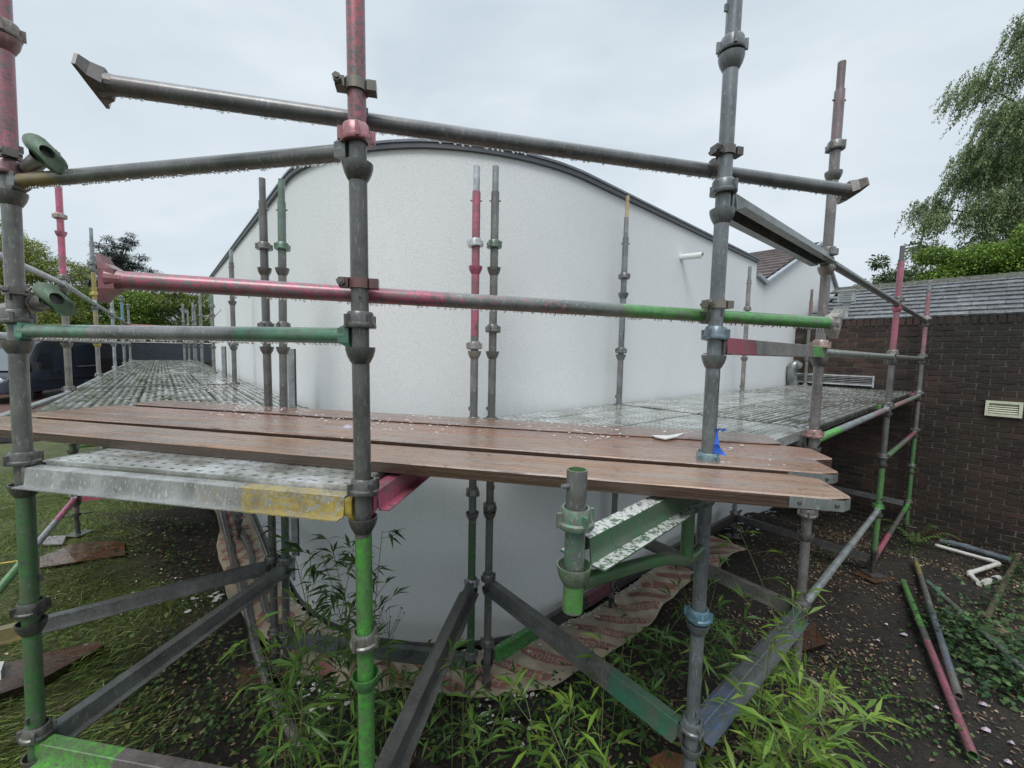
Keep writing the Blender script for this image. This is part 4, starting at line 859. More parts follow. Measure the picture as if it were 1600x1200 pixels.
for a in range(nS):   # thickness along the outer edge
    p, q = Vector(vs[a*(nW+1)+nW]), Vector(vs[(a+1)*(nW+1)+nW]); mb.add([p, q, q-Vector((0, 0, .006)), p-Vector((0, 0, .006))], [(0, 1, 2, 3)])
part('sheet', mb, plain('beige_underlay', (.44, .37, .27), .8, 0, .28, 7, .5), ST)
fc = bpy.data.curves.new('logo', 'FONT'); fc.body = 'Heatflow'; fc.size = .115; fc.align_x = 'CENTER'; fc.align_y = 'CENTER'; fc.offset = .0012; fc.resolution_u = 2
fo = bpy.data.objects.new('tmp', fc); COL.objects.link(fo); bpy.context.view_layer.update(); tm = fo.to_mesh(); TV = [(v.co.x, v.co.y) for v in tm.vertices]; TF = [tuple(p.vertices) for p in tm.polygons]; fo.to_mesh_clear(); bpy.data.objects.remove(fo)
M_MAR = plain('maroon_print', (.33, .15, .13), .7, 0, .2); M_LOG = plain('logo_letter_print', (.46, .34, .26), .7, 0, .2)
def logo(s0, w0, rot, sc=1.0):
    cr_, sr2 = math.cos(rot), math.sin(rot)
    def mp_(x, y, lift):
        x, y = x*sc, y*sc; a, b = s0+x*cr_-y*sr2, w0+x*sr2+y*cr_
        return sheet_pt(a, b)+Vector((0, 0, lift)), b, a
    mb = MB(); nX = 22; hl, hh = .275, .052; ok = True; vs = []
    for i in range(nX+1):
        x = -hl+2*hl*i/nX; e = hh*(1-abs(x/hl)**8)**.5+.004*math.sin(x*60) if abs(x) < hl else .012
        for y in (-e, 0, e):
            p, b, a = mp_(x, y, .0022); vs.append(p); ok = ok and (.015 < b < sheet_w(min(max(a, 0), SL))-.01) and 0 < a < SL
    keepf = []
    for i in range(nX):
        for j in range(2): keepf.append((i*3+j, i*3+j+1, i*3+j+4, i*3+j+3))
    # drop the quads that would hang over an edge of the sheet (the print is cut off there)
    def inside(p):
        return True
    fl = []
    for f_ in keepf:
        good = True
        for v in f_:
            i, j = divmod(v, 3); x = -hl+2*hl*i/nX; e = hh if abs(x) < hl else .012; _, b, a = mp_(x, (j-1)*e, 0); good = good and .005 < b < sheet_w(min(max(a, 0), SL))-.004 and 0 < a < SL
        if good: fl.append(f_)
    if not fl: return
    mb.add(vs, fl); part('printed_logo', mb, M_MAR, ST, smooth=False)
    mb = MB(); pv = [mp_(x, y, .0042) for x, y in TV]; okv = [.005 < b < sheet_w(min(max(a, 0), SL))-.004 and 0 < a < SL for _, b, a in pv]
    mb.add([p for p, _, _ in pv], [f_ for f_ in TF if all(okv[i] for i in f_)])
    if len(mb.f) > .97*len(TF): part('printed_word', mb, M_LOG, ST, smooth=False)
s = .25; k = 0
while s < SL:
    left = s < SL*.62
    logo(s, .235, (.80 if left else .80)+math.pi, .82)
    s += .24; k += 1
# plaster-splashed hoses
M_HOSE = steel(base=(.075, .073, .068), splash=.22, metal=0)
def hose(pts, r, label, seed):
    rg = random.Random(seed); P_ = [at_g(x, y, r) for x, y in pts]; P_ = smoothp(P_, 6); P_ = [Vector((p.x, p.y, max(gnd(p.x, p.y)+r, -2.175 if p.dot(DR) > .28 else -9)+r*.3)) for p in P_]; mb = MB(); path_tube(mb, P_, [r*rg.uniform(.92, 1.1) for _ in P_], 12)
    return single('old_pipe', mb, M_HOSE, label, 'pipe')
hose([(345, 796), (358, 850), (372, 905), (390, 968), (400, 1015), (412, 1050), (432, 1105), (452, 1140), (474, 1172)], .032, 'long bent grey pipe splashed with plaster lying beside the wall trench', 1)
hose([(364, 798), (375, 830), (390, 862), (402, 905), (412, 940), (424, 975)], .027, 'second shorter splashed pipe lying on the printed sheet at left', 2)
# white sealant or flakes along wall foot
def f4(rg):
    s_ = rg.uniform(1.5, SL-.1); q = sheet_pt(s_, abs(rg.gauss(0, .05))-.01); q.z += .004; return q
single('plaster_droppings', flecks(700, f4, 0, 5, .004, .02), M_PL, 'white plaster droppings along the wall foot', 'debris', kind='stuff')
def f5(rg):
    q = rg.choice(hot)+Vector((rg.gauss(0, .09), rg.gauss(0, .12), 0)); q.z = gnd(q.x, q.y)+.012; return q
hot = [at_g(*p) for p in ((1040, 880), (1060, 860), (1085, 850), (1150, 800), (1165, 830), (1200, 800), (810, 1095), (780, 1100), (500, 1085), (540, 1060), (240, 930), (330, 935), (980, 930))]
single('plaster_droppings', flecks(520, f5, 0, 6, .006, .03), M_PL, 'white plaster droppings on the dark soil', 'debris', kind='stuff')
# grey strips standing beside the left wall
def stand_strip(px, y0, y1, Y, wd, label, col_, z1=None):
    a = at_y(px, y0, Y); b = at_y(px, y1, Y); mb = MB(); zt_, zb_ = a.z, b.z; X_ = (DL*-1*.5+DR*.85).normalized(); c = Vector((a.x, a.y, (zt_+zb_)/2))
    t = thing('trim_strip', label, 'trim', c); mb.box(c, (wd, .012, zt_-zb_), (X_, Vector((-X_.y, X_.x, 0)), Vector((0, 0, 1)))); part('face', mb, plain('strip%d' % px, col_, .5), t, smooth=False)
    mb = MB(); mb.box(c+X_*(wd/2+.003)+Vector((0, 0, 0)), (.005, .02, zt_-zb_), (X_, Vector((-X_.y, X_.x, 0)), Vector((0, 0, 1)))); part('edge', mb, plain('strip_dark', (.03, .03, .032), .5), t, smooth=False)
stand_strip(455, 545, 868, 2.93, .045, 'narrow grey strip with black edge standing behind the green topped post', (.30, .31, .32))
stand_strip(349, 541, 600, 5.6, .05, 'short grey strip standing by the far part of the left wall', (.22, .22, .23))
q = at_y(455, 885, 2.9); mb = MB(); mb.extrude([(-.03, -.085), (.03, -.10), (.034, .06), (.0, .085), (-.028, .05)], q, q+Vector((.01, .012, 0))); single('cloth_scrap', mb, plain('blue_grey_cloth', (.10, .14, .22), .7, 0, .5, 25, c2=(.5, .55, .6)), 'ragged blue grey scrap hanging at the foot of the grey strip', 'scrap')
# wire loop on the left wall
mb = MB(); path_tube(mb, smoothp([at_y(x, y, 6.6) for x, y in ((334, 498), (338, 492), (346, 484))], 5), .004, 6); single('bent_wire', mb, M_DARKSTEEL, 'thin bent wire sticking out of the left wall', 'wire')
# sole boards under posts
for nm, sz, rz_, lb in (('P12', (.5, .22), .5, 'sole board under the pair of posts at the left wall'), ('P5', (.42, .22), .3, 'brown sole board under the green foot post'), ('P4', (.4, .22), .6, 'sole board under the pale pink smeared post'), ('P3', (.4, .22), .2, 'sole board under the bluish post')):
    X, Y = POST[nm][:2]; g = gnd(X, Y)
    for p_ in [o for o in bpy.data.objects if o.get('category') == 'scaffold post' and (Vector(o.location.xy)-Vector((X, Y))).length < .05]: pass
    mb = MB(); a = Vector((math.cos(rz_), math.sin(rz_), 0)); mb.box((X+.05, Y, g-.012), (sz[0], sz[1], .036), (a, Vector((-a.y, a.x, 0)), Vector((0, 0, 1))), jit=.004); single('sole_board', mb, timber_mat((.3, .26, .24), 9), lb, 'board', smooth=False)
# ---------------------------------------------------------------- things lying on the ground
def lying(a, b, bands, base, label, r=.0242, lift=.0, cat='scaffold tube', name='fallen_tube', n=16):
    A = at_g(*a, r+lift); B = at_g(*b, r+lift); t = single(name, MB().tube(A, B, r, n, hollow=.004), steel(tuple(bands), base), label, cat); return A, B
lying((1411, 908), (1520, 1180), [(0, .95, GREEN, .4), (1.15, 2.4, (.50, .11, .18), .42)], (.10, .10, .09), 'fallen tube, green at the top end and pink lower down', r=.022, lift=.03)
lying((1430, 874), (1498, 1088), [(.10, .48, (.42, .34, .05), .4), (1.25, 2.2, (.14, .20, .30), .5)], (.17, .17, .15), 'fallen tube with yellow band and flaking blue end', r=.021, lift=.05)
lying((1450, 910), (1612, 1058), [(0, .25, MINT, .3)], (.15, .18, .15), 'fallen grey green tube running out of view at right', r=.020, lift=.05)
lying((1592, 868), (1540, 968), (), (.12, .10, .06), 'mossy brown stick leaning by the ferns', r=.022, lift=.06, cat='stick', name='stick')
def pipe_run(pts, r, mat, label, name, sm=None, cat='pipe'):
    P_ = [at_g(x, y, r+l) for x, y, l in pts]; out = [P_[0]]
    for a, b, c in zip(P_, P_[1:], P_[2:]):
        ra = min(.05, (b-a).length/2, (c-b).length/2); u = b+(a-b).normalized()*ra; v = b+(c-b).normalized()*ra
        for k in range(6): t = k/5; out.append(u.lerp(b, t).lerp(b.lerp(v, t), t))
    out.append(P_[-1]); t = thing(name, label, cat, P_[0]); part('pipe', path_tube(MB(), out, r, 14), mat, t)
    for b, a in list(zip(P_[1:-1], P_[:-2]))+list(zip(P_[1:-1], P_[2:])):
        d = (a-b).normalized(); part('socket', MB().tube(b+d*.05, b+d*.10, r*1.2, 14), mat, t)
    return P_
M_PVC = plain('white_pvc', (.62, .60, .56), .35, 0, .15, 10)
pipe_run([(1462, 852, .02), (1562, 880, .03), (1513, 896, .02), (1530, 912, .0)], .022, M_PVC, 'zigzag of white plastic waste pipe lying by the brick wall', 'waste_pipe')
a, b = at_g(1540, 910, .03), at_g(1560, 903, .035); t = thing('pipe_fitting', 'small white fitting with black middle beside the zigzag pipe', 'pipe fitting', a)
part('collar', MB().tube(a, a.lerp(b, .3), .03, 14), M_PVC, t); part('sleeve', MB().tube(a.lerp(b, .3), a.lerp(b, .7), .024, 14), plain('black_plastic', (.02, .02, .025), .4), t); part('collar', MB().tube(a.lerp(b, .7), b, .03, 14), M_PVC, t)
pipe_run([(1470, 846, .03), (1500, 852, .03), (1580, 876, .03)], .035, plain('blue_grey_pipe', (.13, .15, .17), .45, 0, .35), 'blue grey downpipe lying along the foot of the brick wall', 'downpipe')
def slab(pts, th_, mat, label, name='board_scrap', cat='board', lift=.02, tilt=0):
    P_ = [at_g(x, y, lift) for x, y in pts]; zc = max(p.z for p in P_[:])*.5+min(p.z for p in P_)*.5; n_ = len(P_); mb = MB()
    top = [Vector((p.x, p.y, p.z+th_)) for p in P_]; mb.add(top+P_, [tuple(range(n_))]+[(i, n_+i, n_+(i+1) % n_, (i+1) % n_) for i in range(n_)], [((v.x*.6+v.y*.8), (v.x*.8-v.y*.6)) for v in top+P_]); return single(name, mb, mat, label, cat, smooth=False)
slab([(62, 889), (63, 872), (100, 858), (110, 852), (176, 847), (180, 849), (194, 848), (196, 869), (120, 880)], .012, timber_mat((.42, .36, .33), 11), 'broken reddish board lying on the grass at left')
slab([(60, 853), (72, 840), (104, 838), (98, 851)], .012, plain('grey_offcut', (.22, .21, .22), .6), 'small grey offcut on the grass near the thin jack')
slab([(-60, 1118), (-40, 1060), (150, 1012), (163, 1018), (60, 1076)], .045, timber_mat((.36, .33, .34), 12), 'old weathered plank lying in the long grass')
slab([(-20, 1062), (-14, 1048), (8, 1046), (2, 1062)], .05, M_PL, 'white block corner lying on the old plank', cat='block', name='white_block', lift=.05)
slab([(1205, 985), (1270, 975), (1290, 1010), (1225, 1030)], .02, timber_mat((.25, .21, .19), 14), 'dark offcut of board half buried beside the bamboo')
slab([(1010, 1195), (1040, 1180), (1075, 1190), (1070, 1215), (1020, 1220)], .03, timber_mat((.7, .5, .33), 15), 'orange brown block near the foot of the bluish post')
slab([(1520, 985), (1560, 978), (1580, 990), (1540, 1000)], .02, plain('buff_stone', (.15, .11, .07), .8), 'flat buff stone among the ferns', name='flat_stone', cat='stone')
# bits of black sheet with print near the middle
slab([(770, 1094), (870, 1096), (905, 1108), (860, 1122), (765, 1116)], .006, plain('black_sheet', (.015, .015, .016), .4), 'black plastic strip lying in front of the printed sheet', name='plastic_strip', cat='strip', lift=.012)
# yellow straps in the grass
for i, (pts, lb) in enumerate((([(-10, 882), (30, 876)], 'yellow strap end crossing the grass at the upper left'), ([(-20, 1012), (40, 990)], 'yellow strap lying in the grass at the left edge'))):
    mb = MB(); path_tube(mb, smoothp([at_g(x, y, .03) for x, y in pts], 4), .006, 6); single('yellow_strap', mb, plain('yellow_strap', (.5, .4, .06), .5), lb, 'strap')
# petals
for i, (x, y, lb) in enumerate(((1497, 975, 'beside the yellow banded tube'), (1384, 975, 'on the leaf litter'), (1412, 991, 'on the bare soil right of the bamboo'), (1371, 1000, 'nearest to the bamboo'), (1512, 1070, 'below the blue tube end'), (1536, 1100, 'among the ivy'), (1540, 1140, 'low at the right'), (1580, 1160, 'at the lower right corner'), (1462, 1105, 'touching the pink tube'), (1575, 1190, 'at the very bottom right'))):
    c = at_g(x, y, .02); mb = MB(); rg = random.Random(i); s_ = rg.uniform(.016, .03); vs = [c+Vector((s_*math.cos(a)*rg.uniform(.7, 1.1), s_*.6*math.sin(a), .006*math.sin(a*2))) for a in np.linspace(0, 6.28, 8)[:-1]]
    mb.add(vs+[c+Vector((0, 0, .008))], [(j, (j+1) % 7, 7) for j in range(7)]); single('petal', mb, plain('pale_petal', (.42, .33, .38), .6, 0, .25), f'pale fallen petal {lb}', 'petal')
# ---------------------------------------------------------------- leaves and plants
def leaf_mesh(name, pos, d, nrm, L, Wd, col, mat, droop=.25):
    """many folded leaves: arrays (n,3)"""
    pos, d, nrm = map(lambda a: np.asarray(a, float), (pos, d, nrm)); n_ = len(pos)
    d /= np.linalg.norm(d, axis=1, keepdims=True)+1e-9; s_ = np.cross(d, nrm); s_ /= np.linalg.norm(s_, axis=1, keepdims=True)+1e-9; u = np.cross(s_, d)
    L = np.broadcast_to(L, n_)[:, None]; Wd = np.broadcast_to(Wd, n_)[:, None]
    base = pos; m1 = pos+d*L*.42+u*L*.04; tip = pos+d*L+np.array([0, 0, -1])*L*droop
    V = np.stack([base, m1+s_*Wd*.5+u*Wd*.15, m1-s_*Wd*.5+u*Wd*.15, m1, tip], 1).reshape(-1, 3)
    b = np.arange(n_)[:, None]*5
    T = np.concatenate([b+np.array([0, 3, 1]), b+np.array([0, 2, 3]), b+np.array([3, 4, 1]), b+np.array([3, 2, 4])], 1).reshape(-1, 3)
    me = bpy.data.meshes.new(name); me.vertices.add(len(V)); me.vertices.foreach_set('co', V.ravel()); me.loops.add(T.size); me.loops.foreach_set('vertex_index', T.ravel().astype(np.int32))
    me.polygons.add(len(T)); me.polygons.foreach_set('loop_start', np.arange(0, T.size, 3, dtype=np.int32)); me.polygons.foreach_set('loop_total', np.full(len(T), 3, np.int32))
    me.update(calc_edges=True); ca = me.color_attributes.new('Col', 'FLOAT_COLOR', 'POINT'); C4 = np.ones((len(V), 4)); C4[:, :3] = np.repeat(col, 5, axis=0); ca.data.foreach_set('color', C4.ravel())
    me.materials.append(mat); return me
def rand_dirs(n_, zb=0.0):
    v = RNG.normal(size=(n_, 3)); v[:, 2] += zb; return v/np.linalg.norm(v, axis=1, keepdims=True)
def colmix(n_, cols, jit=.2):
    c = np.array(cols)[RNG.integers(0, len(cols), n_)]; return np.clip(c*(1+RNG.normal(size=(n_, 1))*jit), 0.003, 1)
LM = leafmat('foliage_leaf'); LMW = leafmat('bamboo_leaf', .35, .3); LMD = leafmat('dry_litter', .7, 0)
GRN = [(.05, .09, .02), (.08, .13, .03), (.03, .06, .018), (.11, .14, .035)]
# grass on the left
n_ = 60000; gp_ = []
while len(gp_) < n_:
    a = RNG.uniform([-8.5, 1.55], [-1.2, 8.5], (120000, 2)); dr = a[:, 0]*.76+a[:, 1]*.65; dl = -a[:, 0]*.65+a[:, 1]*.76
    edge = -.20+.28*np.sin(dl*1.9)+.15*np.sin(dl*4.7+1); pr_ = 1/(1+np.exp((dr-edge)*9)); nn_ = .55+.45*np.sin(a[:, 0]*4+np.sin(a[:, 1]*3)*2)*np.sin(a[:, 1]*5)
    keep = RNG.random(len(a)) < pr_*np.clip(nn_, .15, 1)*np.clip(3.2/np.hypot(a[:, 0], a[:, 1]), .25, 1); gp_ += a[keep].tolist()
gp_ = np.array(gp_[:n_]); z = gnd_np(gp_[:, 0], gp_[:, 1]); swirl = np.stack([np.sin(gp_[:, 1]*2.1+gp_[:, 0]), np.cos(gp_[:, 0]*1.7-gp_[:, 1]*1.1)], 1)*.9
d = np.concatenate([swirl+RNG.normal(size=(n_, 2))*.45, np.abs(RNG.normal(size=(n_, 1)))*.45+.25], 1)
me = leaf_mesh('grass', np.c_[gp_, z-.005], d, rand_dirs(n_), RNG.uniform(.05, .16, n_), RNG.uniform(.0025, .006, n_), colmix(n_, [(.12, .19, .035), (.16, .24, .045), (.08, .13, .028), (.19, .24, .06), (.15, .14, .06)], .25), LM, .35)
single('long_grass', me, None, 'long wispy wet grass on the left lawn', 'grass', kind='stuff')
# leaf litter on the right and sparse everywhere
n_ = 0; a = np.concatenate([RNG.uniform([1.0, 1.0], [7.2, 6.5], (42000, 2)), RNG.uniform([-4, 1.6], [1.4, 4.6], (5000, 2))])
dl = -a[:, 0]*.65+a[:, 1]*.76; dr = a[:, 0]*.76+a[:, 1]*.65
ok = ~((dl > 2.0) & (dr > .7)) & (dr < 7.9) & ((a[:, 0] < 1) | (RNG.random(len(a)) < np.clip(.42+.58*np.sin(a[:, 0]*3.1+1)*np.sin(a[:, 1]*2.7), .12, 1))); a = a[ok]; n_ = len(a); z = gnd_np(a[:, 0], a[:, 1])
me = leaf_mesh('litter', np.c_[a, z+.004+RNG.random(n_)*.01], np.c_[RNG.normal(size=(n_, 2)), RNG.normal(size=n_)*.18], np.c_[RNG.normal(size=(n_, 2))*.25, np.ones(n_)], RNG.uniform(.010, .042, n_), RNG.uniform(.006, .020, n_), colmix(n_, [(.20, .125, .075), (.10, .07, .045), (.26, .20, .13), (.06, .045, .03), (.15, .09, .05)], .35), LMD, .05)
single('leaf_litter', me, None, 'brown fallen leaves and wood chips covering the soil', 'leaf litter', kind='stuff')
# low weeds (uncountable cover)
def cover(name, centers, n_each, spread, L, cols, label, hmax=.16, Wf=.75):
    P_ = []; D_ = []
    for c in centers:
        q = RNG.normal(size=(n_each, 2))*spread*np.array([1, 1]); x = c.x+q[:, 0]; y = c.y+q[:, 1]; h = np.abs(RNG.normal(size=n_each))*hmax*np.exp(-(q**2).sum(1)/(2*(spread*1.2)**2))
        P_.append(np.c_[x, y, gnd_np(x, y)+h+.005]); D_.append(np.c_[q/ spread+RNG.normal(size=(n_each, 2))*.7, RNG.normal(size=n_each)*.25+.1])
    P_ = np.concatenate(P_); D_ = np.concatenate(D_); m = len(P_); Ls = RNG.uniform(L*.55, L*1.2, m)
    me = leaf_mesh(name, P_, D_, np.c_[RNG.normal(size=(m, 2))*.35, np.ones(m)], Ls, Ls*Wf, colmix(m, cols, .25), LM, .15); single(name, me, None, label, 'ground cover', kind='stuff')
cover('ivy', [at_g(x, y) for x, y in ((1480, 985), (1500, 1010), (1520, 1030), (1545, 1000), (1575, 960), (1590, 930), (1560, 1075), (1590, 1060), (1590, 1020), (1600, 1100), (1505, 985), (1600, 900))], 95, .095, .05, [(.035, .085, .025), (.05, .12, .035), (.025, .06, .02), (.08, .13, .04)], 'dark green ivy and low plants at the right')
cover('weeds', [at_g(x, y) for x, y in ((250, 860), (280, 890), (300, 930), (270, 960), (330, 1000), (300, 1050), (260, 1080), (350, 1070), (230, 1130), (300, 1150), (380, 1130), (330, 1180), (200, 850), (240, 1030), (400, 1170), (360, 1120), (310, 830), (260, 820))], 60, .10, .036, [(.05, .10, .03), (.07, .12, .035), (.03, .06, .02), (.13, .14, .04)], 'patchy green weeds on the dark soil at left')
cover('weeds', [at_g(x, y) for x, y in ((860, 1130), (900, 1160), (940, 1120), (800, 1160), (840, 1190), (980, 1170), (700, 1140), (720, 1180), (640, 1100), (560, 1150), (520, 1180), (1010, 1140), (640, 1170), (470, 1140), (960, 1080), (880, 1100))], 75, .10, .036, [(.04, .10, .025), (.06, .13, .03), (.025, .06, .02), (.10, .13, .03)], 'small green weeds across the bottom middle')
cover('moss', [at_g(x, y) for x, y in ((1440, 850), (1400, 850), (1420, 870), (1290, 880), (1340, 1050), (1420, 1120), (1350, 1130), (1460, 1150))], 90, .12, .03, [(.04, .09, .025), (.07, .12, .03)], 'scattered green sprouts in the leaf litter', .06)
# bamboo
M_CANE = plain('cane', (.13, .15, .05), .45, 0, .35, 20)
def bamboo(x, y, h, n_cane, label, lean=(0, 0), leafL=.11, per=26, cols=None, seed=0, spread=.05, arch=.25, start=.25):
    rg = np.random.default_rng(seed+100); g = gnd(x, y); t = thing('bamboo_plant', label, 'bamboo', (x, y, g), 'bamboo shoots under the scaffold'); P_, D_ = [], []; mb = MB()
    for c in range(n_cane):
        b = Vector((x+rg.normal()*spread, y+rg.normal()*spread, g)); hh = h*rg.uniform(.65, 1.05); le = Vector((lean[0]+rg.normal()*.16, lean[1]+rg.normal()*.16, 0))
        pts = [b+Vector((0, 0, hh*k/5))+le*hh*(k/5)**1.8 for k in range(6)]; sp2 = smoothp(pts, 3); path_tube(mb, sp2, [.0032*(1-.6*i/len(sp2)) for i in range(len(sp2))], 5)
        for k in range(per):
            u = start+(1-start)*(k+rg.random())/per; i = min(int(u*(len(sp2)-1)), len(sp2)-2); p = sp2[i].lerp(sp2[i+1], u*(len(sp2)-1)-i); an = rg.uniform(0, 6.28)
            tw = Vector((math.cos(an), math.sin(an), rg.uniform(.1, .6)))*rg.uniform(.02, .13)*(1.2-u*.6)
            e = p+tw; path_tube(mb, [p, e], .0012, 3, False)
            for j in range(rg.integers(2, 5)):
                a2 = an+rg.normal()*.8; P_.append(e[:]); D_.append((math.cos(a2), math.sin(a2), rg.uniform(-.2, .7)))
    part('cane', mb, M_CANE, t, smooth=False); m = len(P_); P_ = np.array(P_)-np.array([x, y, g]); Ls = rg.uniform(leafL*.55, leafL*1.2, m)
    me = leaf_mesh('leaves', P_, np.array(D_), np.c_[rg.normal(size=(m, 2))*.4, np.ones(m)], Ls, Ls*.145, colmix(m, cols or [(.13, .24, .035), (.18, .30, .045), (.08, .15, .03), (.22, .32, .06), (.15, .26, .04)], .2), LMW, arch); link('leaves', me, t)
Bp = at_z
DKB = [(.06, .13, .03), (.09, .18, .04), (.045, .09, .025), (.13, .22, .045)]
q = at_y(530, 1110, 1.95); bamboo(q.x, q.y, 1.30, 9, 'tall dark bamboo rising beside the green foot post against the wall', (-.04, 0), .115, 24, DKB, 1, .11, .16, .1)
q = at_y(470, 1130, 1.85); bamboo(q.x, q.y, .75, 5, 'medium bamboo clump left of the green foot post', (-.05, 0), .11, 14, DKB+[(.12, .22, .04)], 2, .08, .3, .1)
q = at_y(620, 1130, 2.0); bamboo(q.x, q.y, .62, 5, 'low bamboo just right of the green foot post', (.1, 0), .10, 12, DKB, 3, .08, .3, .1)
for i, (x, y, Y, h, nc, lean, lb) in enumerate([
    (700, 1160, 1.95, .75, 2, (0, .05), 'slim bamboo shoot between the green post and the wall pair'),
    (760, 1170, 1.8, .55, 3, (0, 0), 'short bright bamboo below the wall pair'),
    (930, 1180, 1.55, .55, 4, (0, 0), 'bright bamboo clump at the bottom right of centre'),
    (870, 1190, 1.6, .45, 3, (-.1, 0), 'small bamboo sprouting at the bottom centre'),
    (980, 1120, 2.0, .60, 4, (0, 0), 'bamboo clump behind the green ended transom'),
    (1040, 1060, 2.3, .75, 5, (.1, 0), 'leafy dark bamboo behind the bluish post'),
    (1110, 1020, 2.5, .75, 5, (0, 0), 'dense bamboo filling the space behind the blue cup'),
    (1150, 1090, 2.0, .70, 5, (.05, 0), 'broad leaved bamboo to the right of the blue cup'),
    (1210, 1190, 1.5, .70, 5, (0, 0), 'large bright bamboo clump at the bottom right, nearest the blue flecked transom'),
    (1255, 1150, 1.65, .66, 4, (.05, 0), 'bright bamboo arching over the leaf litter'),
    (1160, 1200, 1.45, .45, 3, (0, 0), 'low bright bamboo at the foot of the blue flecked transom'),
    (1262, 1010, 2.0, .95, 2, (-.04, 0), 'tall thin bamboo in front of the metal banded board ends'),
    (1300, 1060, 1.9, .45, 3, (.2, 0), 'wispy bamboo reaching over the soil to the right'),
    (560, 1190, 1.6, .40, 3, (0, 0), 'low bamboo at the foot of the green post'),
    (1000, 1200, 1.4, .35, 3, (0, 0), 'bamboo sprig at the bottom edge near the bluish post')]):
    q = at_y(x, y, Y); bright = i in (2, 8, 9, 10, 11, 12)
    bamboo(q.x, q.y, h*(1.25 if bright else 1.05), max(2, nc-(0 if bright else 1)), lb, lean, .12, 15 if bright else 11, None if bright else DKB+[(.09, .19, .04), (.07, .15, .03)], 10+i, .085, .14, .15)
# seed head plant
q = at_y(605, 1070, 2.3); mb = MB(); g = gnd(q.x, q.y); rg = random.Random(4); b0 = Vector((q.x, q.y, g)); top = at_y(608, 990, 2.3); path_tube(mb, [b0, b0.lerp(top, .5)+Vector((.01, 0, 0)), top], .002, 5)
for k in range(14):
    e = top+Vector((rg.uniform(-.07, .09), rg.uniform(-.05, .05), rg.uniform(.02, .17))); path_tube(mb, [top.lerp(b0, rg.uniform(0, .2)), e], .0009, 3, False); mb.lathe(e, [(0, -.004), (.0035, 0), (.003, .005), (0, .008)], 5)
single('seed_head_plant', mb, plain('dry_stem', (.035, .03, .022), .8), 'dry dark weed with seed heads against the wall foot', 'plant', smooth=False)
# fern by the brick wall
q = at_g(1430, 850); t = thing('fern', 'small light green fern at the foot of the brick wall', 'fern', q); P_, D_ = [], []
for f_ in range(7):
    an = f_*.9+.3; 
    for k in range(16):
        u = k/15; c = Vector((math.cos(an)*u*.38, math.sin(an)*u*.38, .22*math.sin(u*2.2)))
        for s_ in (-1, 1): P_.append(c[:]); D_.append((-math.sin(an)*s_+math.cos(an)*.4, math.cos(an)*s_+math.sin(an)*.4, -.1))
m = len(P_); me = leaf_mesh('frond', np.array(P_), np.array(D_), np.tile([0, 0, 1.], (m, 1)), .055, .016, colmix(m, [(.09, .17, .04), (.12, .2, .05)], .15), LM, .1); link('fronds', me, t)
# ---------------------------------------------------------------- trees and hedge
M_BARK = plain('bark', (.05, .042, .035), .9, 0, .4, 8, .6, bd=.02)
def tree(name, label, cat, base, trunk_top, tr, clumps, n_leaf, L, Wd, cols, zbias=.3, hang=0, flat=1, shell=.5, group=None, wind=(0, 0, 0)):
    base = Vector(base); t = thing(name, label, cat, base, group); mb = MB(); tt = Vector(trunk_top)
    path_tube(mb, [base, base.lerp(tt, .5)+Vector((.1, .05, 0)), tt], [tr, tr*.7, tr*.3], 8); part('trunk', mb, M_BARK, t)
    mb = MB()
    for c, r, *_ in clumps:
        c = Vector(c); s_ = base.lerp(tt, min(1, max(.2, (c.z-base.z-1)/(tt.z-base.z+.01)*.9))); path_tube(mb, [s_, s_.lerp(c, .5)+Vector((0, 0, .15*(c-s_).length)), c], [tr*.3, tr*.16, tr*.06], 5, False)
    part('limbs', mb, M_BARK, t); tot = sum(r**2 for _, r, *_ in clumps); P_, D_, Cc = [], [], []
    for c, r, *cc in clumps:
        k = max(30, int(n_leaf*r*r/tot)); v = rand_dirs(k); rad = r*(shell+(1-shell)*RNG.random(k))[:, None]*(.75+.35*RNG.random(k))[:, None]
        if hang:
            ns = max(4, k//hang); st = rand_dirs(ns)*r*(.35+.65*RNG.random((ns, 1))); st[:, 2] = np.abs(st[:, 2])*.8; i = np.repeat(np.arange(ns), hang)[:k]; u = np.tile(np.linspace(0, 1, hang), ns)[:k][:, None]; i = i[:k]
            ln = (.5+.9*RNG.random((ns, 1)))[i]*r*1.25; dr_ = np.array([[*wind]])+RNG.normal(size=(ns, 3))[i]*.10; dr_[:, 0] += .25*(1-u[:, 0]); p = st[i]+dr_*u*ln+RNG.normal(size=(len(i), 3))*.03; P_.append(p+np.array(c)); D_.append(dr_[:, :]+RNG.normal(size=(len(i), 3))*.5); m = len(i)
        else:
            lay = v*rad; lay[:, 2] *= flat; P_.append(lay+np.array(c)); D_.append(v+np.array([0, 0, -.15])+RNG.normal(size=(k, 3))*.45); m = k
        Cc.append(colmix(m, cc[0] if cc else cols, .22)*(.85+.3*RNG.random()))
    P_ = np.concatenate(P_)-np.array(base); D_ = np.concatenate(D_); Cc = np.concatenate(Cc); m = len(P_); Ls = RNG.uniform(L*.6, L*1.3, m)
    me = leaf_mesh('crown', P_, D_, np.c_[RNG.normal(size=(m, 2))*.5, RNG.normal(size=m)*.3+.8], Ls, Ls*Wd, Cc, LM, .15); link('crown', me, t); return t
def RV(rx, Y, rz, j=0): return (rx*Y+random.uniform(-j, j), Y+random.uniform(-1.0, 1.0), rz*Y)
BIR = [(.17, .23, .11), (.21, .28, .12), (.12, .16, .08), (.26, .32, .14)]
cl_ = []
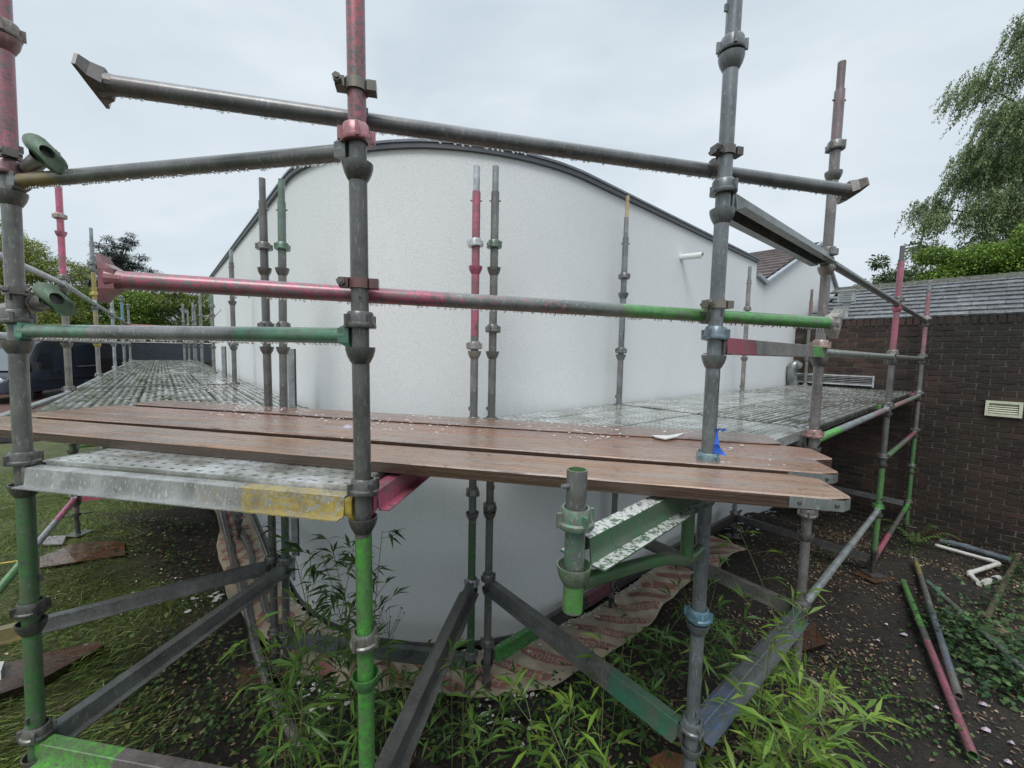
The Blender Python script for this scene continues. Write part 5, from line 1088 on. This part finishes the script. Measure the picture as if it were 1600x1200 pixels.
for rx, rz, r in ((1.10, .70, 1.3), (1.18, .74, 1.5), (1.26, .66, 1.6), (1.16, .60, 1.4), (1.075, .565, 1.0), (1.03, .56, .9), (1.02, .50, .9), (1.06, .47, 1.1), (1.13, .50, 1.4), (1.22, .52, 1.6), (1.01, .41, .9), (.99, .36, .8), (1.05, .38, 1.2), (1.12, .38, 1.4), (1.21, .40, 1.6), (1.00, .30, .7), (1.04, .27, .9), (1.10, .29, 1.2), (1.30, .5, 1.8), (1.31, .35, 1.8), (1.2, .82, 1.3), (1.3, .8, 1.6)):
    cl_.append((RV(rx+.035, 14.5, rz-.02, .2), r*.78))
tree('weeping_birch', 'tall weeping birch with hanging wind blown branches behind the brick wall', 'tree', (18.5, 15, -2.4), (18.3, 15, 9), .2, cl_, 150000, .075, .5, BIR, hang=50, wind=(-.30, 0, -.8))
MAP = [(.20, .31, .05), (.15, .25, .045), (.26, .36, .08), (.10, .17, .035)]
cl_ = [(RV(rx, 12.5, rz, .15), r) for rx, rz, r in ((1.10, .215, .8), (1.06, .17, .7), (1.13, .25, .8), (1.18, .22, 1.0), (1.24, .24, 1.0), (1.30, .2, 1.0), (1.14, .17, .9), (1.22, .16, 1.0), (1.02, .14, .5), (1.2, .3, .8), (1.29, .3, .9), (1.08, .27, .5))]
tree('maple_tree', 'bright yellow green broadleaf tree below the birch', 'tree', (15.5, 13, -2.4), (15.3, 13, 2.8), .18, cl_, 60000, .08, .65, MAP, flat=.55)
cl_ = [(RV(rx, 22, rz, .2), r) for rx, rz, r in ((.875, .19, .7), (.895, .24, .55), (.91, .265, .35), (.865, .165, .7), (.93, .19, .9), (.96, .2, .9), (.985, .21, .8), (1.0, .17, 1), (.9, .16, 1))]
tree('young_tree', 'small sparse tree showing above the low tiled roof', 'tree', (19.8, 22, -2.4), (19.8, 22, 4.6), .12, cl_, 5200, .16, .6, [(.09, .13, .05), (.12, .15, .06), (.06, .09, .04)], shell=.2, flat=.8)
CYP = [(.22, .27, .055), (.17, .21, .045), (.30, .33, .07), (.11, .145, .035)]
def layered(rx0, rx1, Y, zt_fn, r, step=.055):
    out = []; x = rx0
    while x < rx1:
        z = -1.2
        while z < zt_fn(x)*Y-r*.5: out.append(((x*Y+random.uniform(-.3, .3), Y+random.uniform(-.8, .8), z), r*random.uniform(.8, 1.25))); z += r*.95
        x += step
    return out
def zt1(x): return np.interp(x, [-1.5, -1.3, -1.22, -1.15, -1.09, -1.06], [.36, .33, .285, .245, .21, .13])
tree('cypress_hedge_tree', 'large yellowish green cypress at the far left behind the near post', 'tree', (-25.5, 20.5, -2.4), (-25.5, 20.5, 5), .3, layered(-1.5, -1.075, 20, zt1, 1.0), 130000, .14, .32, CYP, flat=.6)
LIM = [(.20, .31, .05), (.16, .25, .045), (.27, .36, .07), (.10, .17, .035)]
def zt2(x): return np.interp(x, [-1.09, -1.04, -1.0, -.95, -.9, -.86], [.16, .165, .15, .145, .15, .14])
def zt3(x): return np.interp(x, [-.9, -.85, -.8, -.78, -.75, -.7, -.6], [.15, .155, .18, .18, .17, .15, .14])
tree('lime_green_tree', 'lime green leafy tree behind the van', 'tree', (-24, 25, -2.4), (-24, 25, 2.4), .25, layered(-1.09, -.88, 24.5, zt2, 1.0, .045), 60000, .13, .55, LIM, flat=.7)
tree('layered_cypress', 'layered green cypress row left of the building', 'tree', (-20, 25.5, -2.4), (-20, 25.5, 2.4), .25, layered(-.92, -.62, 25, zt3, 1.0, .045), 90000, .14, .32, [(.16, .22, .05), (.12, .17, .04), (.22, .28, .06)], flat=.6)
PIN = [(.018, .032, .018), (.028, .045, .022), (.012, .022, .014)]
cl_ = []
for k in range(13):
    f_ = k/12; z_ = .115+.150*f_; wdt = (1-f_)*.080+.002
    for s_ in np.linspace(-1, 1, 5 if f_ < .6 else 3): cl_.append(((( -.945+s_*wdt+random.uniform(-.006, .006))*34, 34+random.uniform(-1.5, 1.5), (z_-abs(s_)*.010+random.uniform(-.005, .006))*34), .1+1.25*(1-f_*.75)))
tree('dark_pine', 'dark pointed pine rising above the hedge', 'tree', (-32, 34, -2.4), (-32, 34, 7.6), .14, cl_, 34000, .26, .16, PIN, flat=.35, shell=.1)
cl_ = [((-.872*36+random.uniform(-.15, .15), 36, (.14+.035*k/5)*36), .42*(1.25-k/5)) for k in range(6)]
tree('small_conifer', 'tiny pointed conifer top right of the dark pine', 'tree', (-31.4, 36, -2.4), (-31.4, 36, 6.6), .12, cl_, 3000, .22, .16, PIN, flat=.7, shell=.1)
# ---------------------------------------------------------------- van and dark fence
vn = thing('panel_van', 'dark navy high roof panel van parked beyond the left walkway', 'van', (0, 0, 0))
F0 = Vector((-19.15, 15.4, -2.40)); R0 = Vector((-21.05, 20.95, -2.40)); fx = (R0-F0).normalized(); sx2 = Vector((-fx.y, fx.x, 0)); sx2 = sx2 if sx2.x < 0 else -sx2
PAINT = plain('navy_paint', (.018, .022, .034), .22, .2, .12, 2, 0, spec=.7); GLASS = plain('dark_glass', (.012, .014, .017), .08, 0, .1, 2, 0, spec=.8); VBLK = plain('van_black', (.012, .012, .013), .6, 0, .2)
# side profile (along, up); body is lofted across the width with a rounded roof
side = [(.0, .45), (.0, .80), (.12, .98), (.95, 1.22), (1.55, 2.05), (1.85, 2.38), (2.3, 2.56), (5.7, 2.60), (5.82, 2.45), (5.86, .5), (5.4, .42), (.5, .38)]
def vp(a, s_, h): return F0+fx*a+sx2*s_+Vector((0, 0, h))
mb = MB(); rings = []
for s_, ins in ((0.0, .12), (.03, .04), (.12, .0), (1.88, .0), (1.97, .04), (2.0, .12)):
    ring = []
    for a, h in side:
        hh = h-ins*(1.0 if h > 2 else .25 if h > 1 else 0); tum = .10*max(0, h-1.2)/1.3; sgn = 1 if s_ < 1 else -1
        ring.append(vp(a+ins*(.5 if a < 3 else -.5), s_+sgn*tum, hh))
    rings.append(ring)
n_ = len(side); vs = [p for r_ in rings for p in r_]; fs = [(k*n_+i, k*n_+(i+1) % n_, (k+1)*n_+(i+1) % n_, (k+1)*n_+i) for k in range(5) for i in range(n_)]+[tuple(reversed(range(n_))), tuple(range(5*n_, 6*n_))]
mb.add(vs, fs); part('body', mb, PAINT, vn)
def vpatch(name, pts, mat, out=.012, th_=.01):
    mb = MB(); f_ = []; tumf = lambda h: .10*max(0, h-1.2)/1.3
    a_ = [vp(a, tumf(h)-out, h) for a, h in pts]; b_ = [vp(a, tumf(h)+th_, h) for a, h in pts]; k = len(pts); mb.add(a_+b_, [tuple(range(k))]+[(i, (i+1) % k, k+(i+1) % k, k+i) for i in range(k)]); return part(name, mb, mat, vn, smooth=False)
vpatch('side_window', [(1.45, 1.32), (2.55, 1.32), (2.55, 1.98), (1.85, 1.98)], GLASS)
for a in (1.35, 2.68, 4.0): vpatch('door_seam', [(a, .55), (a+.015, .55), (a+.015, 2.25), (a, 2.25)], VBLK, .004)
vpatch('side_strip', [(1.6, .82), (5.6, .82), (5.6, .90), (1.6, .90)], VBLK, .03); vpatch('sliding_rail', [(4.1, 1.32), (5.7, 1.32), (5.7, 1.36), (4.1, 1.36)], plain('rail_metal', (.3, .3, .32), .3, .5), .02)
for a in (2.4, 2.85): vpatch('door_handle', [(a, 1.12), (a+.18, 1.12), (a+.18, 1.17), (a, 1.17)], VBLK, .03)
mb = MB(); mb.box(vp(1.35, -.16, 1.42), (.16, .22, .34), (fx, sx2, Vector((0, 0, 1)))); part('mirror', mb, VBLK, vn, smooth=False)
mb = MB(); mb.add([vp(.93, .28, 1.26), vp(.93, 1.72, 1.26), vp(1.58, 1.65, 2.12), vp(1.58, .35, 2.12)], [(0, 1, 2, 3)]); mb.v = [tuple(Vector(v)-fx*.03+Vector((0, 0, .02))) for v in mb.v]; part('windscreen', mb, plain('windscreen_glass', (.10, .12, .13), .08, 0, .1, 2, 0, spec=.9), vn)
for s_ in (.22, 1.78):
    mb = MB(); mb.lathe(vp(.02, s_, .92), [(0, .05), (.11, .03), (.14, -.05)], 14, -fx); part('headlight', mb, plain('headlight_glass', (.6, .63, .68), .1, .1, .1), vn)
mb = MB(); mb.box(vp(-.02, 1.0, .62), (.06, 1.3, .16), (fx, sx2, Vector((0, 0, 1)))); part('grille', mb, VBLK, vn, smooth=False)
for a in (1.0, 4.75):
    for s_ in (.10, 1.9):
        sg = -1 if s_ < 1 else 1; wv = part('wheel', MB().tube(vp(a, s_-.11*1, .34)+sx2*0, vp(a, s_+.11, .34), .20, 16), plain('rim', (.2, .2, .21), .4, .5), vn)
        mb = MB(); mb.lathe(vp(a, s_-.13, .34), [(.20, 0), (.30, 0), (.34, .04), (.34, .22), (.30, .26), (.20, .26)], 22, sx2); o = mb.mesh('tyre', plain('tyre_rubber', (.015, .015, .015), .85)); link('tyre', o, wv)
fn = thing('grey_panel_fence', 'dark grey horizontal boarded fence with pale capping beyond the left walkway', 'fence')
fa, fb = at_y(120, 537, 22.6), at_y(345, 541, 20.6); fa.z = fb.z = 0; fd = (fb-fa).normalized(); fnn = Vector((fd.y, -fd.x, 0)); FL_ = (fb-fa).length
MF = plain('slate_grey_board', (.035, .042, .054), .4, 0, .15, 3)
for k in range(8):
    for j in range(4):
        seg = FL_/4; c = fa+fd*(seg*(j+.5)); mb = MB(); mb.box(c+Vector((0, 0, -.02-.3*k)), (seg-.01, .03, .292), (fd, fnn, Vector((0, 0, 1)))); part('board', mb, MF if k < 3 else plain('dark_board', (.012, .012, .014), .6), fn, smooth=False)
mb = MB(); mb.box((fa+fb)/2+Vector((0, 0, .15)), (FL_, .09, .035), (fd, fnn, Vector((0, 0, 1)))); part('capping', mb, plain('pale_cap', (.5, .52, .54), .5), fn, smooth=False)
mb = MB(); q = at_y(278, 548, 23.0); q = fa+fd*((q-fa).dot(fd))+fnn*.02*(-1 if fnn.y > 0 else 1); q.z = -.10; mb.lathe(q, [(.17, .0), (.19, .0), (.19, .01), (.17, .01)], 20, fnn if fnn.y < 0 else -fnn); part('round_mark', mb, plain('mark', (.06, .065, .075), .5), fn)
SC.render.resolution_x, SC.render.resolution_y = 1024, 768
